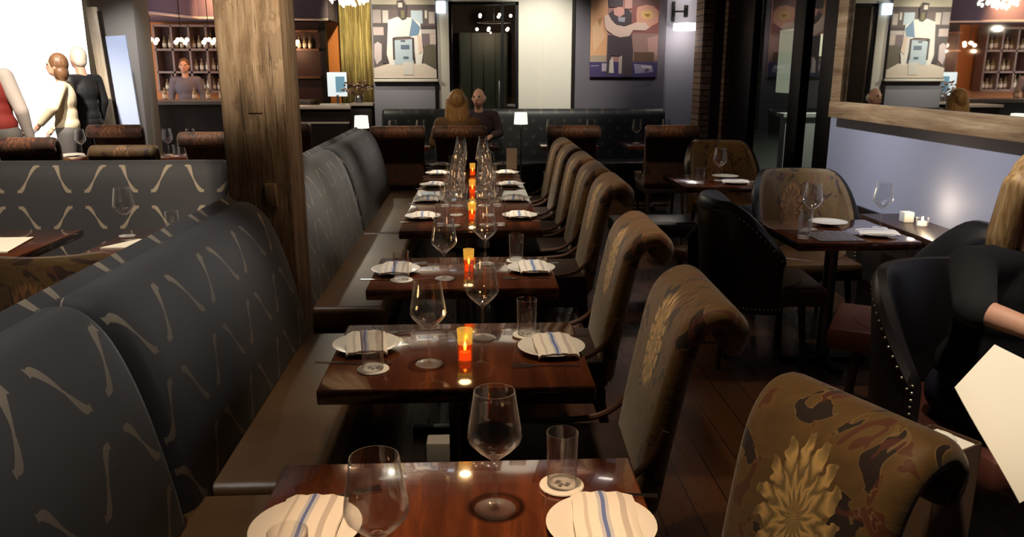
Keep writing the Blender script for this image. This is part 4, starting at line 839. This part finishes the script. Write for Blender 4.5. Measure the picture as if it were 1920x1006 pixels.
def person(label, loc, rz, J, top, legs, hair, hairstyle='short', vox=.014, long_sleeve=True, vest=None, sc=1, up=(0, 0, 1), shoe=None, collar=None, sleeve=None):
    t = thing('person', label, 'person', loc, rz); t.scale = (sc, sc, sc)
    V = Vector; pel, che, neck, head = (V(J[k]) for k in ('pel', 'che', 'neck', 'head')); shs = [V(neck)+V((s*J['sh'], -.005, -.075)) for s in (-1, 1)]
    if 'shp' in J: shs = [V(p) for p in J['shp']]
    hd = J.get('look', (0, 1)); look = V((hd[0], hd[1], 0)).normalized(); side = V((look.y, -look.x, 0))
    q = MB(); q.ball(pel, (.15, .11, .11)); q.ball(pel.lerp(che, .5), (.125, .095, .17)); q.ball(che, (.155, .105, .17)); q.cone(shs[0], .05, shs[1], .05)
    q.cone(neck+V((0, 0, -.05)), .055, head+V((0, -.01, -.04)), .050)
    q.ball(head, (.074, .088, .112)); q.ball(head+look*.045+V((0, 0, -.055)), (.050, .046, .050)); q.cone(head+look*.088+V((0, 0, .012)), .010, head+look*.106+V((0, 0, -.022)), .014)
    for s in (-1, 1): q.ball(head+side*s*.076+V((0, 0, -.01)), (.014, .020, .030)); q.ball(head+look*.076+side*s*.03+V((0, 0, .022)), .014)
    for i, s in enumerate((-1, 1)):
        el, ha = V(J['el'][i]), V(J['ha'][i]); q.cone(shs[i], .048, el, .038); q.cone(el, .038, ha, .026); d = (ha-el).normalized(); o_ = d.cross(V((0, 0, 1))).normalized() if abs(d.z) < .9 else V((0, 1, 0)); 
        curl = V((0, 0, -1)) if abs(d.z) < .7 else V((-s, 0, 0)); pal = ha+d*.055; q.cone(ha, .026, pal, .030)
        for f in range(4):
            b = pal+o_*(f-1.5)*.019+d*.015; L_ = (.036, .042, .040, .032)[f]; m1 = b+d*L_+curl*.006; m2 = m1+d*L_*.7+curl*.018; q.cone(b, .0095, m1, .0088, n=8); q.cone(m1, .0088, m2, .0075, n=8)
        th = pal-d*.03+o_*(.028 if s < 0 else -.028); q.cone(th, .011, th+d*.035+o_*(.02 if s < 0 else -.02)+curl*.012, .009, n=8)
        hip = pel+V((s*.09, 0, -.03)); kn, an = V(J['kn'][i]), V(J['an'][i]); q.cone(hip, .085, kn, .058); q.cone(kn, .056, an, .036); q.cone(an, .036, an+V((0, .15, -.04)), .030)
    b = q.build('body', M_skin, t); remesh(b, min(vox, .008 if vox < .01 else vox))
    q = MB(); g = .014
    q.ball(pel+V((0, 0, .06)), (.165, .125, .12)); q.ball(pel.lerp(che, .5), (.145, .115, .18)); q.ball(che, (.172, .122, .18)); q.cone(shs[0], .066, shs[1], .066); q.ball(neck+V((0, 0, -.05)), (.075, .07, .03))
    if vest: q.build('v', M_skin, t); 
    if vest:
        o = t.children[-1]; o.name = 'vest'; o.data.name = 'vest'; o.data.materials.clear(); o.data.materials.append(vest); remesh(o, vox); q = MB()
    for i, s in enumerate((-1, 1)):
        el, ha = V(J['el'][i]), V(J['ha'][i]); q.cone(shs[i], .068, el, .056)
        e2 = ha.lerp(el, .12) if long_sleeve else ha.lerp(el, .96); q.cone(el, .056, e2, .040 if long_sleeve else .05)
    if vest: q.cone(shs[0], .064, shs[1], .064); q.ball(neck+V((0, 0, -.03)), (.07, .065, .035))
    o = q.build('sleeves' if vest else 'jacket', sleeve or top, t); remesh(o, vox)
    q = MB(); q.ball(pel, (.165, .125, .12))
    for i, s in enumerate((-1, 1)): hip = pel+V((s*.09, 0, -.03)); kn, an = V(J['kn'][i]), V(J['an'][i]); q.cone(hip, .10, kn, .072); q.cone(kn, .070, an+V((0, 0, .02)), .058)
    o = q.build('trousers', legs, t); remesh(o, vox)
    q = MB()
    for i in (0, 1): an = V(J['an'][i]); q.ball(an+V((0, .06, -.035)), (.048, .13, .045)); q.ball(an+V((0, 0, .0)), (.045, .05, .06))
    o = q.build('shoes', shoe or M_black_leather, t); remesh(o, .012)
    q = MB()
    if hairstyle == 'short': q.ball(head-look*.018+V((0, 0, .028)), (.084, .090, .104)); q.ball(head-look*.04+V((0, 0, -.02)), (.078, .062, .075))
    elif hairstyle == 'bald': q.ball(head-look*.035+V((0, 0, -.01)), (.083, .066, .06))
    elif hairstyle == 'bob': q.ball(head-look*.022+V((0, 0, .025)), (.096, .098, .112)); q.ball(head-look*.035+V((0, 0, -.07)), (.098, .075, .10))
    else:
        q.ball(head-look*.022+V((0, 0, .025)), (.098, .100, .114)); 
        for k in range(9):
            a = (k-4)/4*1.9; p0 = head-look*.05*math.cos(a*.8)+side*.075*math.sin(a)+V((0, 0, .02)); p1 = p0+V((0, 0, -.16))-look*.015+side*.02*math.sin(a); p2 = p1+V((0, 0, -.17))-look*.01
            q.cone(p0, .042, p1, .040); q.cone(p1, .040, p2, .024)
    o = q.build('hair', hair, t); remesh(o, .009, 2)
    q = MB()
    for s in (-1, 1): q.ball(head+look*.079+side*s*.031+V((0, 0, .018)), .0115, n=8)
    q.build('eyes', M_eye, t)
    q = MB(); c = head+look*.089+V((0, 0, -.055)); q.cone(c-side*.018, .006, c+side*.018, .006, n=8); q.build('mouth', M_lip, t)
    return t
def hairmat(n, a, b):
    m = P(n, a, .5); B = NB(m); f = B.noise(B.uv('Object', (60, 60, 5)), 1.5, 3); B.col(B.ramp(f, [(.35, b), (.65, a)])); B.bump(f, .5, .006); return m
hb, hw, hl = hairmat('brown_hair', (.18, .085, .035), (.08, .035, .015)), P('white_hair', (.62, .52, .42), .6), hairmat('blonde_hair', (.66, .42, .18), (.30, .16, .05))
mc, mk, mg_, mr_ = P('cream_jacket', (.74, .62, .42), .8), P('black_suit', (.010, .010, .012), .6), P('grey_trousers', (.10, .09, .085), .8), P('red_vest_cloth', (.20, .014, .008), .8)
J = dict(STAND); J['el'] = ((-.30, .05, 1.20), (.26, .0, 1.18)); J['ha'] = ((-.22, .22, 1.02), (.22, .20, .94))
person('person in a cream jacket with brown hair standing before the bright window', (-4.37, 9.0, 0), math.radians(105), J, mc, mg_, hb, 'bob', sc=1.01)
J = dict(STAND); J['look'] = (.2, 1)
person('person with white hair in a black suit standing behind the one in cream', (-4.50, 9.75, 0), math.radians(70), J, mk, mk, hw, 'short', sc=1.06)
J = dict(STAND); J['neck'] = (-.12, .05, 1.45); J['head'] = (-.20, .09, 1.59); J['che'] = (-.03, .02, 1.26); J['shp'] = ((-.28, .04, 1.36), (.10, .03, 1.40)); J['ha'] = ((-.24, .20, .90), (.20, .10, .86)); J['el'] = ((-.25, 0, 1.14), (.21, .0, 1.12))
person('person in a red vest and pale sleeves, cut off by the left edge', (-4.31, 7.6, 0), 0, J, mr_, mg_, hb, 'short', sc=1.10, vest=mr_, sleeve=P('pale_shirt', (.48, .42, .38), .8))
person('person in a grey shirt tending the bar, before the shelving', (-4.75, 13.9, 0), PI*1.05, dict(STAND), P('grey_bar_shirt', (.13, .11, .13), .8), mk, hb, 'short', sc=1.02)
person('person with long blonde hair seated with back to us at the back table', (-.15, 8.72, 0), 0, dict(SIT), P('tan_top', (.16, .09, .04), .8), mk, hl, 'long', sc=1.03)
J = dict(SIT); J['look'] = (.35, 1)
person('bald person facing us on the dark banquette across from the blonde one', (.09, 10.22, .0), PI, J, P('maroon_black_top', (.03, .012, .014), .8), mk, hw, 'bald', sc=1.03)
# foreground diner at the right edge, reading a large menu sheet
J = dict(pel=(0, 0, .60), che=(0, .05, .90), neck=(0, .08, 1.09), head=(.0, .13, 1.24), sh=.185, look=(.45, .9),
         el=((-.26, .10, .80), (.30, .30, .92)), ha=((-.05, .40, .86), (.28, .50, .90)), kn=((-.11, .42, .56), (.11, .44, .56)), an=((-.12, .44, .08), (.12, .46, .08)))
J['el'] = ((-.26, .10, .82), (.35, .25, .95)); J['ha'] = ((-.12, .42, .88), (.27, .49, .91))
person('person in a black sweater with long blonde hair at the right edge, forearm bare', (1.70, 2.42, .0), math.radians(-165), J, P('black_sweater', (.004, .004, .005), .9), P('navy_trousers', (.012, .012, .030), .8), hl, 'long', vox=.009, long_sleeve=False, shoe=P('russet_boot', (.14, .045, .025), .5))
place(BL, (1.71, 2.47, 0), math.radians(15), 'black barrel chair the diner at the right edge sits in')
A_, B_, C_, D_ = Vector((1.227, 1.70, .983)), Vector((1.081, 1.60, .921)), Vector((1.127, 1.42, .738)), Vector((1.50, 1.52, .86)); 
q = MB(); e1, e2 = C_-B_, A_-B_; nrm = e1.cross(e2).normalized(); N_ = 12; G_ = {}
for sd in (0, 1):
    for i in range(N_+1):
        for j in range(N_+1):
            u, v = i/N_, j/N_; p = (B_*(1-v)+A_*v)*(1-u)+(C_*(1-v)+D_*v)*u+nrm*(.012*math.sin(v*5+u*2)*u-.0015*sd); G_[sd, i, j] = q.bm.verts.new(p)
for i in range(N_):
    for j in range(N_):
        for sd in (0, 1): q.bm.faces.new([G_[sd, a, b] for a, b in ((i, j), (i+1, j), (i+1, j+1), (i, j+1))])
for i in range(N_):
    for a, b in (((i, 0), (i+1, 0)), ((i, N_), (i+1, N_)), ((0, i), (0, i+1)), ((N_, i), (N_, i+1))): q.bm.faces.new([G_[0, *a], G_[0, *b], G_[1, *b], G_[1, *a]])
tag(q.build('menu_sheet', M_paper), 'large cream menu sheet held by the diner at the right edge', 'menu')
# paper bag on the floor behind the bottom-right chair
t = thing('paper_bag', 'brown paper bag with white tissue behind the bottom-right chair', 'bag', (1.26, 1.92, .30), .5); kp = P('kraft_paper', (.09, .045, .02), .8)
q = MB(); w, dd, h_ = .10, .07, .33
for a, b in (((-w, -dd, 0), (w, -dd+.004, h_)), ((-w, dd-.004, 0), (w, dd, h_)), ((-w, -dd, 0), (-w+.004, dd, h_)), ((w-.004, -dd, 0), (w, dd, h_)), ((-w, -dd, 0), (w, dd, .004))): q.box(a, b, kp)
q.build('bag_body', parent=t)
q = MB(); q.poly([(-.09, -.055), (.085, -.06), (.09, .05), (-.08, .055)], (.295, .325), M_paper); q.ball((0, 0, .325), (.07, .045, .03), M_paper); q.build('tissue', parent=t)
q = MB(); q.lathe([(0, 0), (.17, 0), (.18, .02), (.18, .27), (.16, .30), (0, .30)], m=M_black_leather, n=28); o = q.build('low_stool'); o.location = (1.26, 1.92, 0); tag(o, 'low dark round stool under the brown paper bag', 'stool')
# pale box on the floor between the first tables
q = MB(); q.box((-.16, 2.72, 0), (-.05, 2.80, .26), P('pale_box', (.40, .36, .30), .7), .006); tag(q.build('floor_box'), 'small pale box on the floor under the tables, left of the steel pedestal', 'box')
